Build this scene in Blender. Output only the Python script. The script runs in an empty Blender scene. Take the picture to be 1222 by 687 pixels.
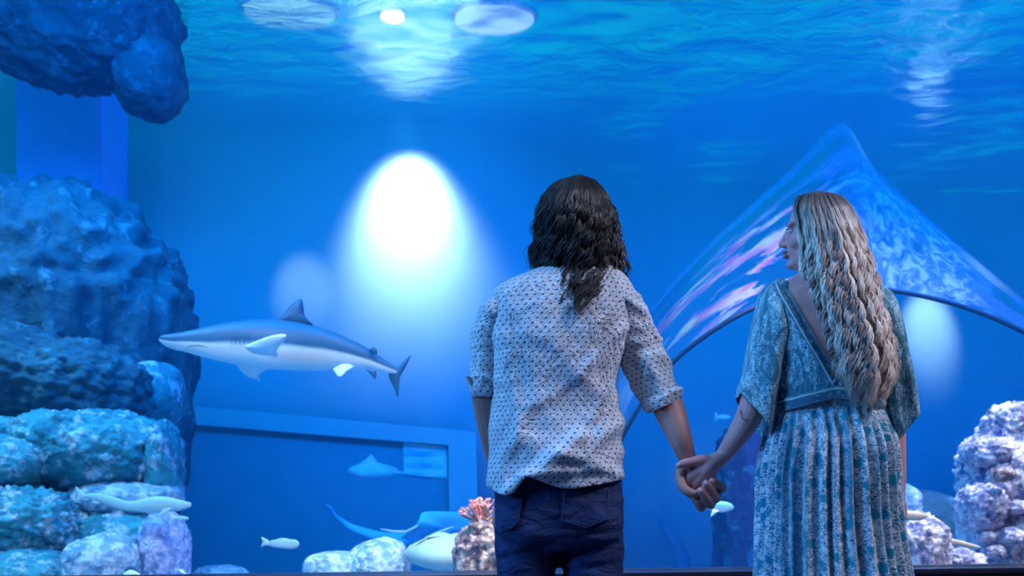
import bpy, bmesh, math, random
from mathutils import Vector, Matrix, noise
from mathutils.bvhtree import BVHTree

SC = bpy.context.scene
COL = SC.collection
PI = math.pi
FPX = 1188.0
CX, HY, CAMZ = 611.0, 585.0, 1.0

def P(px, py, Y):
    return Vector(((px - CX) / FPX * Y, Y, CAMZ + (HY - py) / FPX * Y))

def noi(x, y=0.0, z=0.0):
    return noise.noise(Vector((x, y, z)))

# ------------------------------------------------------------------ scene settings
SC.view_settings.view_transform = 'Standard'
SC.view_settings.look = 'None'
SC.view_settings.gamma = 1
SC.view_settings.exposure = 0
SC.view_settings.use_curve_mapping = False
SC.cycles.use_denoising = True
SC.cycles.max_bounces = 8
SC.cycles.transparent_max_bounces = 24
SC.cycles.sample_clamp_indirect = 4

cam = bpy.data.cameras.new('camera')
cam.lens = 35.0
cam.sensor_width = 36.0 * 1222 / 1188 * 35 / 36
cam.sensor_width = 35.0 * 1222 / FPX
cam.shift_y = (HY - 343.5) / 1222.0
cam.clip_start = 0.05
cam.dof.use_dof = True
cam.dof.focus_distance = 2.6
cam.dof.aperture_fstop = 5.0
co = bpy.data.objects.new('camera', cam)
COL.objects.link(co)
co.location = (0, 0, CAMZ)
co.rotation_euler = (PI / 2, 0, 0)
SC.camera = co

# ------------------------------------------------------------------ material helpers
class NT:
    def __init__(s, name):
        s.m = bpy.data.materials.new(name)
        s.m.use_nodes = True
        s.t = s.m.node_tree
        s.t.nodes.clear()
        s.out = s.n('ShaderNodeOutputMaterial')
    def n(s, kind, **kw):
        nd = s.t.nodes.new(kind)
        for k, v in kw.items():
            setattr(nd, k, v)
        return nd
    def set(s, nd, k, v):
        if hasattr(v, 'node'):
            s.t.links.new(v, nd.inputs[k])
        else:
            nd.inputs[k].default_value = v
    def math(s, op, a, b=0.0, c=0.0, clamp=False):
        nd = s.n('ShaderNodeMath', operation=op, use_clamp=clamp)
        s.set(nd, 0, a); s.set(nd, 1, b); s.set(nd, 2, c)
        return nd.outputs[0]
    def ramp(s, fac, stops, interp='LINEAR'):
        nd = s.n('ShaderNodeValToRGB')
        s.set(nd, 'Fac', fac)
        cr = nd.color_ramp
        cr.interpolation = interp
        while len(cr.elements) < len(stops):
            cr.elements.new(0.5)
        for e, (p, c) in zip(cr.elements, stops):
            e.position = p
            e.color = (c[0], c[1], c[2], 1) if not isinstance(c, (int, float)) else (c, c, c, 1)
        return nd.outputs['Color']
    def noise(s, vec, scale, detail=3, rough=0.5, dist=0.0):
        nd = s.n('ShaderNodeTexNoise')
        if vec is not None:
            s.set(nd, 'Vector', vec)
        nd.inputs['Scale'].default_value = scale
        nd.inputs['Detail'].default_value = detail
        nd.inputs['Roughness'].default_value = rough
        nd.inputs['Distortion'].default_value = dist
        return nd.outputs['Fac']
    def voro(s, vec, scale, feature='F1', out='Distance', rnd=1.0, dim='3D'):
        nd = s.n('ShaderNodeTexVoronoi', feature=feature, voronoi_dimensions=dim)
        s.set(nd, 'Vector', vec)
        nd.inputs['Scale'].default_value = scale
        nd.inputs['Randomness'].default_value = rnd
        return nd.outputs[out]
    def coord(s, which='Object'):
        return s.n('ShaderNodeTexCoord').outputs[which]
    def mapping(s, vec, scale=(1, 1, 1), rot=(0, 0, 0), loc=(0, 0, 0)):
        nd = s.n('ShaderNodeMapping')
        s.set(nd, 'Vector', vec)
        nd.inputs['Scale'].default_value = scale
        nd.inputs['Rotation'].default_value = rot
        nd.inputs['Location'].default_value = loc
        return nd.outputs[0]
    def mix(s, fac, a, b, blend='MIX'):
        nd = s.n('ShaderNodeMixRGB', blend_type=blend)
        s.set(nd, 'Fac', fac)
        s.set(nd, 'Color1', a if hasattr(a, 'node') else (*a, 1))
        s.set(nd, 'Color2', b if hasattr(b, 'node') else (*b, 1))
        return nd.outputs[0]
    def bump(s, h, strength=0.3, dist=0.01):
        nd = s.n('ShaderNodeBump')
        s.set(nd, 'Height', h)
        nd.inputs['Strength'].default_value = strength
        nd.inputs['Distance'].default_value = dist
        return nd.outputs[0]
    def prin(s, color, rough=0.6, normal=None, **kw):
        nd = s.n('ShaderNodeBsdfPrincipled')
        s.set(nd, 'Base Color', color if hasattr(color, 'node') else (*color, 1))
        s.set(nd, 'Roughness', rough)
        if normal is not None:
            s.set(nd, 'Normal', normal)
        for k, v in kw.items():
            s.set(nd, k.replace('_', ' '), v)
        return nd.outputs[0]
    def done(s, shader):
        s.t.links.new(shader, s.out.inputs['Surface'])
        return s.m

def simple(name, color, rough=0.6, nscale=30, var=0.12, bump=0.15, **kw):
    t = NT(name)
    v = t.coord()
    f = t.noise(v, nscale, 4)
    lo = tuple(c * (1 - var) for c in color); hi = tuple(min(1, c * (1 + var)) for c in color)
    c = t.ramp(f, [(0.3, lo), (0.7, hi)])
    return t.done(t.prin(c, rough, t.bump(f, bump, 0.005), **kw))

def rock_mat(name, base, patch, dark, patch_at=0.55, scale=2.2):
    t = NT(name)
    v = t.coord()
    n1 = t.noise(v, scale, 8, 0.65, 0.3)
    n2 = t.noise(v, scale * 3.3, 6, 0.7, 0.2)
    n3 = t.voro(v, scale * 6)
    c = t.mix(t.ramp(n1, [(0.35, 0), (0.6, 1)]), dark, base)
    f = t.ramp(n2, [(patch_at - 0.04, 0), (patch_at + 0.05, 1)])
    c = t.mix(f, c, patch)
    c = t.mix(t.ramp(n3, [(0.0, 0.55), (0.25, 0.0)]), c, dark)  # dark pits painted in, standing for shade in the cavities
    h = t.math('ADD', n2, t.math('MULTIPLY', n3, 0.4))
    return t.done(t.prin(c, 0.9, t.bump(h, 0.8, 0.05), Specular_IOR_Level=0.15))

# ------------------------------------------------------------------ object helpers
def smooth(me):
    me.polygons.foreach_set('use_smooth', [True] * len(me.polygons))

def link(name, me, mat=None, parent=None, sm=True):
    me.name = name
    o = bpy.data.objects.new(name, me)
    COL.objects.link(o)
    if mat:
        me.materials.append(mat)
    if sm:
        smooth(me)
    if parent:
        o.parent = parent
        o.matrix_parent_inverse = Matrix.Translation(-parent.location)
    return o

def tag(o, label=None, cat=None, group=None, kind=None):
    if label: o['label'] = label
    if cat: o['category'] = cat
    if group: o['group'] = group
    if kind: o['kind'] = kind
    return o

def empty(name, loc):
    o = bpy.data.objects.new(name, None)
    COL.objects.link(o)
    o.location = loc
    o.empty_display_size = 0.1
    return o

def bm_obj(name, bm, mat=None, parent=None, sm=True):
    me = bpy.data.meshes.new(name)
    bm.normal_update()
    bm.to_mesh(me)
    bm.free()
    return link(name, me, mat, parent, sm)

def box(bm, lo, hi):
    r = bmesh.ops.create_cube(bm, size=1)
    for v in r['verts']:
        v.co = Vector(((v.co.x + .5) * (hi[0] - lo[0]) + lo[0], (v.co.y + .5) * (hi[1] - lo[1]) + lo[1], (v.co.z + .5) * (hi[2] - lo[2]) + lo[2]))

def box_obj(name, lo, hi, mat, parent=None, bevel=0.0):
    bm = bmesh.new()
    box(bm, lo, hi)
    if bevel:
        bmesh.ops.bevel(bm, geom=bm.edges[:], offset=bevel, segments=2, affect='EDGES')
    return bm_obj(name, bm, mat, parent, False)

def cr(pts, n):
    """Catmull-Rom through tuples -> n samples"""
    out = []
    m = len(pts) - 1
    for i in range(n):
        t = i / (n - 1) * m
        k = min(int(t), m - 1)
        f = t - k
        p0 = pts[max(k - 1, 0)]; p1 = pts[k]; p2 = pts[k + 1]; p3 = pts[min(k + 2, m)]
        out.append(tuple(0.5 * (2 * b + (c - a) * f + (2 * a - 5 * b + 4 * c - d) * f * f + (3 * b - a - 3 * c + d) * f ** 3)
                         for a, b, c, d in zip(p0, p1, p2, p3)))
    return out

def lerp_tab(tab, x):
    if x <= tab[0][0]: return tab[0][1]
    for (a, va), (b, vb) in zip(tab, tab[1:]):
        if x <= b:
            f = (x - a) / (b - a)
            return va + (vb - va) * f
    return tab[-1][1]

def ellipsoid(bm, c, r, rot=None, seg=20):
    m = Matrix.Translation(c)
    if rot is not None:
        m = m @ rot.to_4x4()
    m = m @ Matrix.Diagonal((r[0], r[1], r[2], 1))
    return bmesh.ops.create_uvsphere(bm, u_segments=seg, v_segments=seg // 2 + 2, radius=1, matrix=m)['verts']

def tube(bm, pts, rads, seg=12, caps=True, flat=1.0, uvl=None):
    """swept tube, closed with rounded ends"""
    pts = [Vector(p) for p in pts]
    if caps:
        d0 = (pts[0] - pts[1]).normalized(); d1 = (pts[-1] - pts[-2]).normalized()
        r0, r1 = rads[0], rads[-1]
        P0, R0 = [], []
        for a in (0.02, 0.4, 0.75):
            P0.append(pts[0] + d0 * r0 * math.sqrt(1 - a * a) ); R0.append(r0 * a)
        P1, R1 = [], []
        for a in (0.75, 0.4, 0.02):
            P1.append(pts[-1] + d1 * r1 * math.sqrt(1 - a * a)); R1.append(r1 * a)
        pts = P0 + pts + P1
        rads = R0 + list(rads) + R1
    rings = []
    up = None
    for i, p in enumerate(pts):
        t = (pts[min(i + 1, len(pts) - 1)] - pts[max(i - 1, 0)]).normalized()
        if up is None:
            a = Vector((0, 1, 0)) if abs(t.y) < 0.9 else Vector((1, 0, 0))
            up = (a - t * a.dot(t)).normalized()
        else:
            up = (up - t * up.dot(t)).normalized()
        s = t.cross(up)
        rings.append([bm.verts.new(p + (s * math.cos(k * 2 * PI / seg) + up * flat * math.sin(k * 2 * PI / seg)) * rads[i]) for k in range(seg)])
    for a, b in zip(rings, rings[1:]):
        for k in range(seg):
            bm.faces.new((a[k], a[(k + 1) % seg], b[(k + 1) % seg], b[k]))
    if caps:
        bm.faces.new(rings[0][::-1]); bm.faces.new(rings[-1])
    return rings

def limb(bm, pts, rads, seg=14):
    """tapered chain: sampled smoothly"""
    n = max(8, 6 * len(pts))
    s = cr([(*p, r) for p, r in zip(pts, rads)], n)
    tube(bm, [Vector(q[:3]) for q in s], [q[3] for q in s], seg)

def ring_pair(a, b, Y, dep, n, e=2.3, tiltY=0.0):
    pa = P(a[0], a[1], Y - tiltY); pb = P(b[0], b[1], Y + tiltY)
    c = (pa + pb) / 2
    h = (pb - pa) / 2
    out = []
    for k in range(n):
        th = 2 * PI * k / n
        cs, sn = math.cos(th), math.sin(th)
        q = 2.0 / e
        x = math.copysign(abs(cs) ** q, cs); y = math.copysign(abs(sn) ** q, sn)
        out.append(c + h * x + Vector((0, -dep * y, 0)))
    return out, c

def loft_mesh(bm, keys, rows, n, e=2.3, disp=None, cap=False, uv=True):
    """keys: (ax,ay,bx,by,Y,depth). returns rows of verts"""
    S = cr(keys, rows)
    rings, cents = [], []
    for s in S:
        r, c = ring_pair((s[0], s[1]), (s[2], s[3]), s[4], s[5], n, e)
        rings.append(r); cents.append(c)
    per = [0.0]
    mid = rings[len(rings) // 2]
    for k in range(n):
        per.append(per[-1] + (mid[(k + 1) % n] - mid[k]).length)
    vl = [0.0]
    for a, b in zip(cents, cents[1:]):
        vl.append(vl[-1] + (b - a).length)
    V = []
    for i, r in enumerate(rings):
        row = []
        for k, p in enumerate(r):
            if disp:
                nrm = (p - cents[i])
                nrm = nrm.normalized() if nrm.length > 1e-6 else Vector((0, -1, 0))
                p = p + nrm * disp(p, per[k], vl[i], i / (rows - 1), 2 * PI * k / n)
            row.append(bm.verts.new(p))
        V.append(row)
    uvl = bm.loops.layers.uv.verify()
    for i in range(rows - 1):
        for k in range(n):
            k2 = (k + 1) % n
            f = bm.faces.new((V[i][k], V[i + 1][k], V[i + 1][k2], V[i][k2]))
            for lp, (uu, vv) in zip(f.loops, ((per[k], vl[i]), (per[k], vl[i + 1]), (per[k + 1], vl[i + 1]), (per[k + 1], vl[i]))):
                lp[uvl].uv = (uu, vv)
    if cap:
        bm.faces.new(V[0]); bm.faces.new(V[-1][::-1])
    return V

def remesh(name, bm, voxel, mat, parent, sm=3, post=None):
    me = bpy.data.meshes.new('tmp')
    bmesh.ops.recalc_face_normals(bm, faces=bm.faces[:])
    bm.to_mesh(me); bm.free()
    o = bpy.data.objects.new('tmp', me)
    COL.objects.link(o)
    m = o.modifiers.new('r', 'REMESH'); m.mode = 'VOXEL'; m.voxel_size = voxel; m.use_smooth_shade = True
    s = o.modifiers.new('s', 'SMOOTH'); s.iterations = sm; s.factor = 0.5
    dg = bpy.context.evaluated_depsgraph_get()
    ev = o.evaluated_get(dg)
    me2 = bpy.data.meshes.new_from_object(ev)
    bpy.data.objects.remove(o); bpy.data.meshes.remove(me)
    me2.materials.clear()
    if post:
        for v in me2.vertices:
            v.co = post(v.co, v.normal)
    return link(name, me2, mat, parent)

def bvh_of(o):
    me = o.data
    return BVHTree.FromPolygons([v.co for v in me.vertices], [p.vertices[:] for p in me.polygons])

def project_patch(name, bvh, grid, off, mat, parent, Yg, thick=0.003):
    """grid: rows of (px,py) picked on the surface seen from the room, laid onto the cloth"""
    bm = bmesh.new()
    uvl = bm.loops.layers.uv.verify()
    V = []
    origin = Vector((0, 0, CAMZ))
    for row in grid:
        rr = []
        for (px, py) in row:
            d = (P(px, py, Yg) - origin).normalized()
            hit = bvh.ray_cast(origin + d * 1.0, d)
            p = hit[0] if hit[0] is not None else P(px, py, Yg)
            rr.append(bm.verts.new(p + Vector((0, -off, 0))))
        V.append(rr)
    for i in range(len(V) - 1):
        for k in range(len(V[0]) - 1):
            f = bm.faces.new((V[i][k], V[i + 1][k], V[i + 1][k + 1], V[i][k + 1]))
            for lp, (a, b) in zip(f.loops, ((k, i), (k, i + 1), (k + 1, i + 1), (k + 1, i))):
                lp[uvl].uv = (a / (len(V[0]) - 1), b / (len(V) - 1))
    o = bm_obj(name, bm, mat, parent)
    s = o.modifiers.new('solid', 'SOLIDIFY'); s.thickness = thick; s.offset = 0
    return o

# ================================================================== THE HALL
m_floor = simple('dark_vinyl_floor', (0.03, 0.035, 0.06), 0.35, 8)
m_hall = simple('hall_wall_paint', (0.05, 0.05, 0.08), 0.8, 6)
m_sill = simple('sill_black', (0.012, 0.012, 0.03), 0.35, 20)
WY = 3.6
box_obj('floor', (-6, -3, -0.1), (6, WY, 0.0), m_floor)['kind'] = 'structure'
box_obj('ceiling', (-6, -3, 5.8), (6, WY + 0.1, 5.95), m_hall)['kind'] = 'structure'
box_obj('wall_back', (-6, -3.2, 0.0), (6, -3, 5.8), m_hall)['kind'] = 'structure'
box_obj('wall_left', (-6.2, -3, 0.0), (-6, WY, 5.8), m_hall)['kind'] = 'structure'
box_obj('wall_right', (6, -3, 0.0), (6.2, WY, 5.8), m_hall)['kind'] = 'structure'
box_obj('wall_front', (-6, WY, 0.0), (6, WY + 0.14, 0.685), m_hall)['kind'] = 'structure'
box_obj('trim_1', (-6, WY - 0.06, 0.685), (6, WY + 0.16, 0.709), m_sill, bevel=0.006)['kind'] = 'structure'
box_obj('wall_header', (-6, WY, 3.2), (6, WY + 0.14, 5.8), m_hall)['kind'] = 'structure'

t = NT('acrylic_pane')
tr = t.n('ShaderNodeBsdfTransparent'); tr.inputs[0].default_value = (0.97, 0.99, 1, 1)
gl = t.n('ShaderNodeBsdfGlossy'); gl.inputs['Roughness'].default_value = 0.02
mx = t.n('ShaderNodeMixShader'); mx.inputs[0].default_value = 0.02
t.t.links.new(tr.outputs[0], mx.inputs[1]); t.t.links.new(gl.outputs[0], mx.inputs[2])
m_pane = t.done(mx.outputs[0])
box_obj('window_1', (-6, WY + 0.05, 0.709), (6, WY + 0.1, 3.2), m_pane)['kind'] = 'structure'

# the window wall is turned a little: its left end comes nearer
bpy.context.view_layer.update()
_T = Matrix.Translation((0.64, WY, 0)) @ Matrix.Rotation(math.radians(9), 4, 'Z') @ Matrix.Translation((-0.64, -WY, 0))
for _o in list(SC.objects):
    if _o.name in ('wall_front', 'trim_1', 'wall_header', 'window_1'):
        _o.data.transform(_T)

# ================================================================== THE TANK
SZ = 4.9          # water level
t = NT('tank_wall_paint')
v = t.coord()
n = t.noise(t.mapping(v, (0.5, 0.5, 0.25)), 1.1, 3, 0.5)
c = t.ramp(n, [(0.3, (0.30, 0.46, 0.58)), (0.7, (0.36, 0.54, 0.66))])
m_tank = t.done(t.prin(c, 0.95, Specular_IOR_Level=0.05))

bm = bmesh.new()
pts = [(-9, 10.8), (-3, 10.7), (-1.5, 10.6), (-0.6, 10.65), (0.2, 11.2), (1.0, 12.2), (1.8, 12.8), (3, 13.0), (9, 13.0)]
S = cr(pts, 90)
low = [bm.verts.new((x, y, -0.3)) for x, y in S]
mid_ = [bm.verts.new((x, y, SZ)) for x, y in S]
for i in range(len(S) - 1):
    bm.faces.new((low[i], low[i + 1], mid_[i + 1], mid_[i]))
wb = bm_obj('wall_tank_back', bm, m_tank); wb['kind'] = 'structure'
so = wb.modifiers.new('s', 'SOLIDIFY'); so.thickness = 0.2; so.offset = -1
box_obj('wall_tank_left', (-9.2, WY + 0.15, -0.3), (-9, 11.0, SZ), m_tank)['kind'] = 'structure'
box_obj('wall_tank_right', (9, WY + 0.15, -0.3), (9.2, 13.2, SZ), m_tank)['kind'] = 'structure'
t = NT('tank_gravel')
v = t.coord()
c = t.ramp(t.noise(v, 40, 5, 0.7), [(0.3, (0.10, 0.28, 0.55)), (0.7, (0.25, 0.45, 0.7))])
m_gravel = t.done(t.prin(c, 0.95, t.bump(t.noise(v, 60, 4), 0.5, 0.02)))
box_obj('floor_tank', (-9.2, WY + 0.14, -0.45), (9.2, 13.2, -0.3), m_gravel)['kind'] = 'structure'

# water surface: modelled ripples, mirror-like from beneath, clearer the steeper one looks through it
bm = bmesh.new()
NX, NY = 300, 200
x0, x1, y0, y1 = -9.0, 9.0, 3.75, 13.1
g = []
for j in range(NY + 1):
    row = []
    for i in range(NX + 1):
        x = x0 + (x1 - x0) * i / NX; y = y0 + (y1 - y0) * j / NY
        calm = 1.0 - 0.93 * max(0.0, min(1.0, (y - 8.8) / 1.2)) * max(0.0, min(1.0, (5.2 - x) / 1.5))
        h = 0.022 * noi(x * 1.1, y * 0.8, 1) + 0.012 * noi(x * 2.6 + 3, y * 3.2, 2) + 0.006 * noi(x * 6, y * 5, 4)
        row.append(bm.verts.new((x, y, SZ + h * calm)))
    g.append(row)
for j in range(NY):
    for i in range(NX):
        bm.faces.new((g[j][i], g[j + 1][i], g[j + 1][i + 1], g[j][i + 1]))
t = NT('water_surface')
v = t.coord()
w = t.noise(t.mapping(v, (1.0, 1.5, 1)), 2.6, 6, 0.62, 0.9)
w = t.math('MULTIPLY', w, t.ramp(t.noise(t.mapping(v, (0.6, 1.2, 1)), 0.55, 3), [(0.42, 0.06), (0.66, 1.0)]))
sxyz = t.n('ShaderNodeSeparateXYZ'); t.set(sxyz, 0, v)
cy = t.ramp(t.math('DIVIDE', t.math('SUBTRACT', sxyz.outputs['Y'], 8.6), 2.0), [(0.0, 1.0), (0.35, 0.35), (1.0, 0.02)])
cx_ = t.ramp(t.math('DIVIDE', t.math('SUBTRACT', sxyz.outputs['X'], 3.6), 2.0), [(0.0, 0.0), (1.0, 0.7)])
cp = t.math('MULTIPLY', t.ramp(t.math('DIVIDE', t.math('SUBTRACT', sxyz.outputs['X'], 0.6), 3.0), [(0.0, 0.0), (0.3, 0.8), (0.6, 0.8), (0.85, 0.0)]), t.ramp(t.noise(v, 0.8, 2), [(0.4, 0.2), (0.6, 1.0)]))
w = t.math('MULTIPLY', w, t.math('MAXIMUM', t.math('MAXIMUM', cy, cx_), cp))
bp = t.bump(w, 0.45, 0.13)
gl = t.n('ShaderNodeBsdfGlossy'); gl.inputs['Roughness'].default_value = 0.03
gl.inputs['Color'].default_value = (0.90, 0.96, 1.0, 1)
t.set(gl, 'Normal', bp)
tr = t.n('ShaderNodeBsdfRefraction'); tr.inputs[0].default_value = (0.9, 1, 1, 1); tr.inputs['IOR'].default_value = 1.12; tr.inputs['Roughness'].default_value = 0.03; t.set(tr, 'Normal', bp)
lw = t.n('ShaderNodeLayerWeight'); lw.inputs['Blend'].default_value = 0.5
t.set(lw, 'Normal', bp)
fac = t.ramp(lw.outputs['Facing'], [(0.52, 0.20), (0.585, 0.55), (0.65, 1.0)])
mx = t.n('ShaderNodeMixShader')
t.set(mx, 0, fac)
t.t.links.new(tr.outputs[0], mx.inputs[1]); t.t.links.new(gl.outputs[0], mx.inputs[2])
m_water = t.done(mx.outputs[0])
ws = bm_obj('water_surface', bm, m_water)
tag(ws, kind='structure')

# recessed viewing window in the far tank wall
m_frame = simple('window_surround', (0.32, 0.52, 0.62), 0.8, 3, 0.05)
m_recess = simple('window_dark_glass', (0.10, 0.36, 0.48), 0.35, 3, 0.05)
def poly_slab(name, pts, th, mat, parent=None, back=True):
    bm = bmesh.new()
    a = [bm.verts.new(p) for p in pts]
    b = [bm.verts.new(p + Vector((0, th, 0))) for p in pts]
    bm.faces.new(a[::-1]); bm.faces.new(b)
    n = len(pts)
    for i in range(n):
        bm.faces.new((a[i], a[(i + 1) % n], b[(i + 1) % n], b[i]))
    bmesh.ops.recalc_face_normals(bm, faces=bm.faces[:])
    return bm_obj(name, bm, mat, parent, False)
YF = 10.3
w2 = empty('window_2', P(390, 700, YF)); w2['kind'] = 'structure'
poly_slab('window_frame', [P(120, 474, YF), P(568, 515, YF), P(572, 720, YF), P(538, 720, YF), P(535, 531, YF), P(120, 497, YF)], 0.16, m_frame, w2)
poly_slab('window_pane', [P(120, 497, YF), P(535, 531, YF), P(538, 720, YF), P(120, 720, YF)], 0.04, m_recess, w2).location.y = 0.12
# bright rippled patch in that window, its reflection painted as colour
t = NT('painted_ripple')
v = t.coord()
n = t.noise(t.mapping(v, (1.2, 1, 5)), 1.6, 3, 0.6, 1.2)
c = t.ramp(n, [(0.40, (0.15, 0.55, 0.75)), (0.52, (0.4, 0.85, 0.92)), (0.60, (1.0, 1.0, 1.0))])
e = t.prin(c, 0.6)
m_ripple = t.done(e)
o = poly_slab('painted_reflection_patch', [P(480, 527, YF), P(532, 532, YF), P(533, 571, YF), P(481, 566, YF)], 0.02, m_ripple)
o.location.y = 0.095
tag(o, 'small square patch of reflection painted as bright ripples inside the far dark blue window', 'panel')

# pale square pillar on the upper left
m_pillar = simple('pillar_paint', (0.15, 0.42, 0.95), 0.9, 3, 0.05)
a = P(18, 0, 9.6).x; b = P(120, 0, 9.6).x
o = box_obj('pillar', (a, 9.6, -0.3), (b, 10.3, SZ + 0.2), m_pillar, bevel=0.02)
tag(o, 'plain pale blue square pillar rising behind the left reef under the dark overhang', 'pillar')

# ------------------------------------------------------------------ rocks
m_rblue = rock_mat('blue_green_rock', (0.05, 0.14, 0.18), (0.12, 0.26, 0.30), (0.02, 0.07, 0.11), 0.60, 1.6)
m_rdark = rock_mat('dark_rock', (0.05, 0.13, 0.18), (0.08, 0.20, 0.26), (0.02, 0.07, 0.10), 0.58, 2.2)
m_rteal = rock_mat('teal_crusted_rock', (0.08, 0.38, 0.42), (0.62, 0.66, 0.74), (0.02, 0.15, 0.22), 0.57, 2.4)
m_rpale = rock_mat('pale_rock', (0.40, 0.54, 0.66), (0.78, 0.80, 0.86), (0.10, 0.28, 0.42), 0.52, 4.0)
m_rpink = rock_mat('pink_crusted_rock', (0.55, 0.45, 0.60), (0.90, 0.76, 0.80), (0.05, 0.10, 0.28), 0.50, 4.2)
m_rwarm = rock_mat('warm_crusted_rock', (0.50, 0.32, 0.30), (0.85, 0.66, 0.58), (0.07, 0.07, 0.14), 0.52, 7.0)
m_rlilac = rock_mat('lilac_rock', (0.50, 0.50, 0.85), (0.75, 0.70, 0.98), (0.20, 0.38, 0.60), 0.50, 5.0)
m_rpurple = rock_mat('purple_shade_rock', (0.10, 0.12, 0.22), (0.10, 0.28, 0.38), (0.06, 0.07, 0.15), 0.56, 1.4)

def rock(label, px, py, rx, ry, Y, mat, seed, depth=None, rough=1.0, e=2.4, sub=5, zmin=None, name='reef_boulder', lump=0.0, rot=0.0, group=None):
    k = Y / FPX
    c = P(px, py, Y)
    R = Vector((rx * k, (depth if depth else min(rx, ry) * k * 1.0), ry * k))
    bm = bmesh.new()
    bmesh.ops.create_icosphere(bm, subdivisions=sub, radius=1)
    s = min(R.x, R.z)
    M = Matrix.Rotation(rot, 3, 'Y')
    for v in bm.verts:
        d = v.co.normalized()
        # superquadric-ish body
        m = (abs(d.x) ** e + abs(d.y) ** e + abs(d.z) ** e) ** (-1 / e)
        p = Vector((d.x * R.x, d.y * R.y, d.z * R.z)) * m
        q = p * 1.0 + Vector((seed * 7.3, seed * 3.1, -seed * 5.7))
        f1 = 1.0 / s
        h = 0.20 * noise.fractal(q * f1 * 0.9, 1.0, 2.0, 4)
        h += 0.10 * (0.5 - abs(noise.noise(q * f1 * 2.3)))
        h += 0.035 * noise.noise(q * f1 * 8) + 0.02 * noise.noise(q * f1 * 17)
        if lump:
            dd = noise.voronoi(q * f1 * 4.5, distance_metric='DISTANCE')[0][0]
            h += lump * (0.30 - dd) * 0.7
            dd2 = noise.voronoi(q * f1 * 10, distance_metric='DISTANCE')[0][0]
            h += lump * (0.25 - dd2) * 0.3
        p = p + d * h * s * rough
        p = M @ p
        if zmin is not None and p.z + c.z < c.z:
            # skirt: the foot of the rock widens a little and runs down to the tank floor
            fz = min(1.0, -p.z / R.z)
            p.z = -fz * (c.z - zmin)
        v.co = p
    o = bm_obj(name, bm, mat)
    o.location = c
    tag(o, label, 'rock', group)
    return o

FZ = -0.32
rock('largest dark blue domed rock filling the upper part of the left reef', 70, 375, 148, 150, 7.4, m_rblue, 1, depth=1.1, rough=0.75, sub=6, zmin=FZ, lump=0.3)
rock('dark rocky overhang hanging at the water surface in the upper left corner', 95, 25, 118, 78, 8.0, m_rdark, 2, depth=0.7, rough=0.8, sub=6, lump=0.15, name='reef_overhang')
rock('dark rounded lump at the lower right tip of the upper left overhang', 178, 92, 40, 46, 8.0, m_rdark, 3, depth=0.4, rough=0.8, name='reef_overhang')
rock('rounded rock knob on the right edge of the left reef below the shark nose', 188, 470, 27, 38, 6.9, m_rteal, 4, depth=0.35, rough=0.45)
rock('wide blue green boulder under the domed rock of the left reef', 62, 455, 120, 58, 6.5, m_rblue, 5, depth=0.5, rough=0.85, sub=6, lump=0.3, rot=0.18)
rock('long teal boulder with pale crust patches midway down the left reef', 118, 540, 96, 52, 6.2, m_rteal, 6, depth=0.5, rough=0.8, sub=6, lump=0.25, rot=0.1)
rock('smooth oval teal boulder at the left edge halfway down the reef', 18, 553, 46, 34, 5.9, m_rteal, 7, depth=0.35, rough=0.7, lump=0.2)
rock('small teal stone above the smooth oval boulder at the left edge', 6, 516, 24, 20, 6.0, m_rteal, 8, depth=0.2, rough=0.4)
rock('small dark teal stone wedged right of the smooth oval boulder', 72, 573, 18, 18, 6.1, m_rblue, 9, depth=0.2, rough=0.4)
rock('broad white crusted boulder low on the left edge', 32, 628, 68, 48, 5.7, m_rteal, 10, depth=0.45, rough=0.9, sub=6, lump=0.4)
rock('lilac grey ledge behind the pale resting fish on the left reef', 150, 596, 66, 24, 6.0, m_rpale, 11, depth=0.3, rough=0.6, lump=0.3)
rock('teal hollow faced block beneath the pale resting fish', 150, 650, 74, 52, 5.95, m_rteal, 12, depth=0.35, rough=0.8, lump=0.35, zmin=FZ)
rock('rounded pale blue boulder with fine ridges at the bottom of the left reef', 124, 672, 42, 35, 5.3, m_rpale, 13, depth=0.25, rough=0.55, lump=0.25, zmin=FZ)
rock('lilac coral covered block at the lower right corner of the left reef', 196, 660, 26, 52, 5.6, m_rlilac, 14, depth=0.25, rough=0.6, lump=0.35, zmin=FZ)
rock('crusted stone in the bottom left corner of the photo', 28, 690, 62, 34, 5.3, m_rteal, 15, depth=0.3, rough=0.7, lump=0.35, zmin=FZ)
rock('upright pale crusted block forming the right edge of the left reef', 196, 560, 18, 60, 6.1, m_rteal, 16, depth=0.25, rough=0.8, lump=0.45)
rock('low blue grey dome stone right of the left reef at the bottom edge', 262, 692, 34, 18, 6.6, m_rpale, 18, depth=0.25, rough=0.35, sub=4, zmin=FZ, name='floor_stone')
rock('small stone at the bottom edge between the dome stone and the white block', 350, 692, 14, 8, 6.6, m_rpale, 19, depth=0.12, rough=0.4, sub=4, zmin=FZ, name='floor_stone')
rock('squat white block with a flat top on the tank floor', 400, 684, 34, 25, 5.6, m_rpale, 20, depth=0.2, rough=0.5, zmin=FZ, e=4, name='floor_stone')
rock('tall white peaked block beside the squat white block', 450, 682, 38, 40, 5.6, m_rpale, 21, depth=0.22, rough=0.75, zmin=FZ, name='floor_stone')
rock('warm cream and brown coral rock left of the man\'s leg', 580, 668, 40, 46, 4.4, m_rwarm, 22, depth=0.16, rough=0.7, zmin=FZ, lump=0.3, name='coral_rock')
rock('small cream stone carrying the branching pink coral', 573, 632, 16, 14, 4.35, m_rwarm, 23, depth=0.07, rough=0.7, sub=4, lump=0.3, name='coral_rock')
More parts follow.
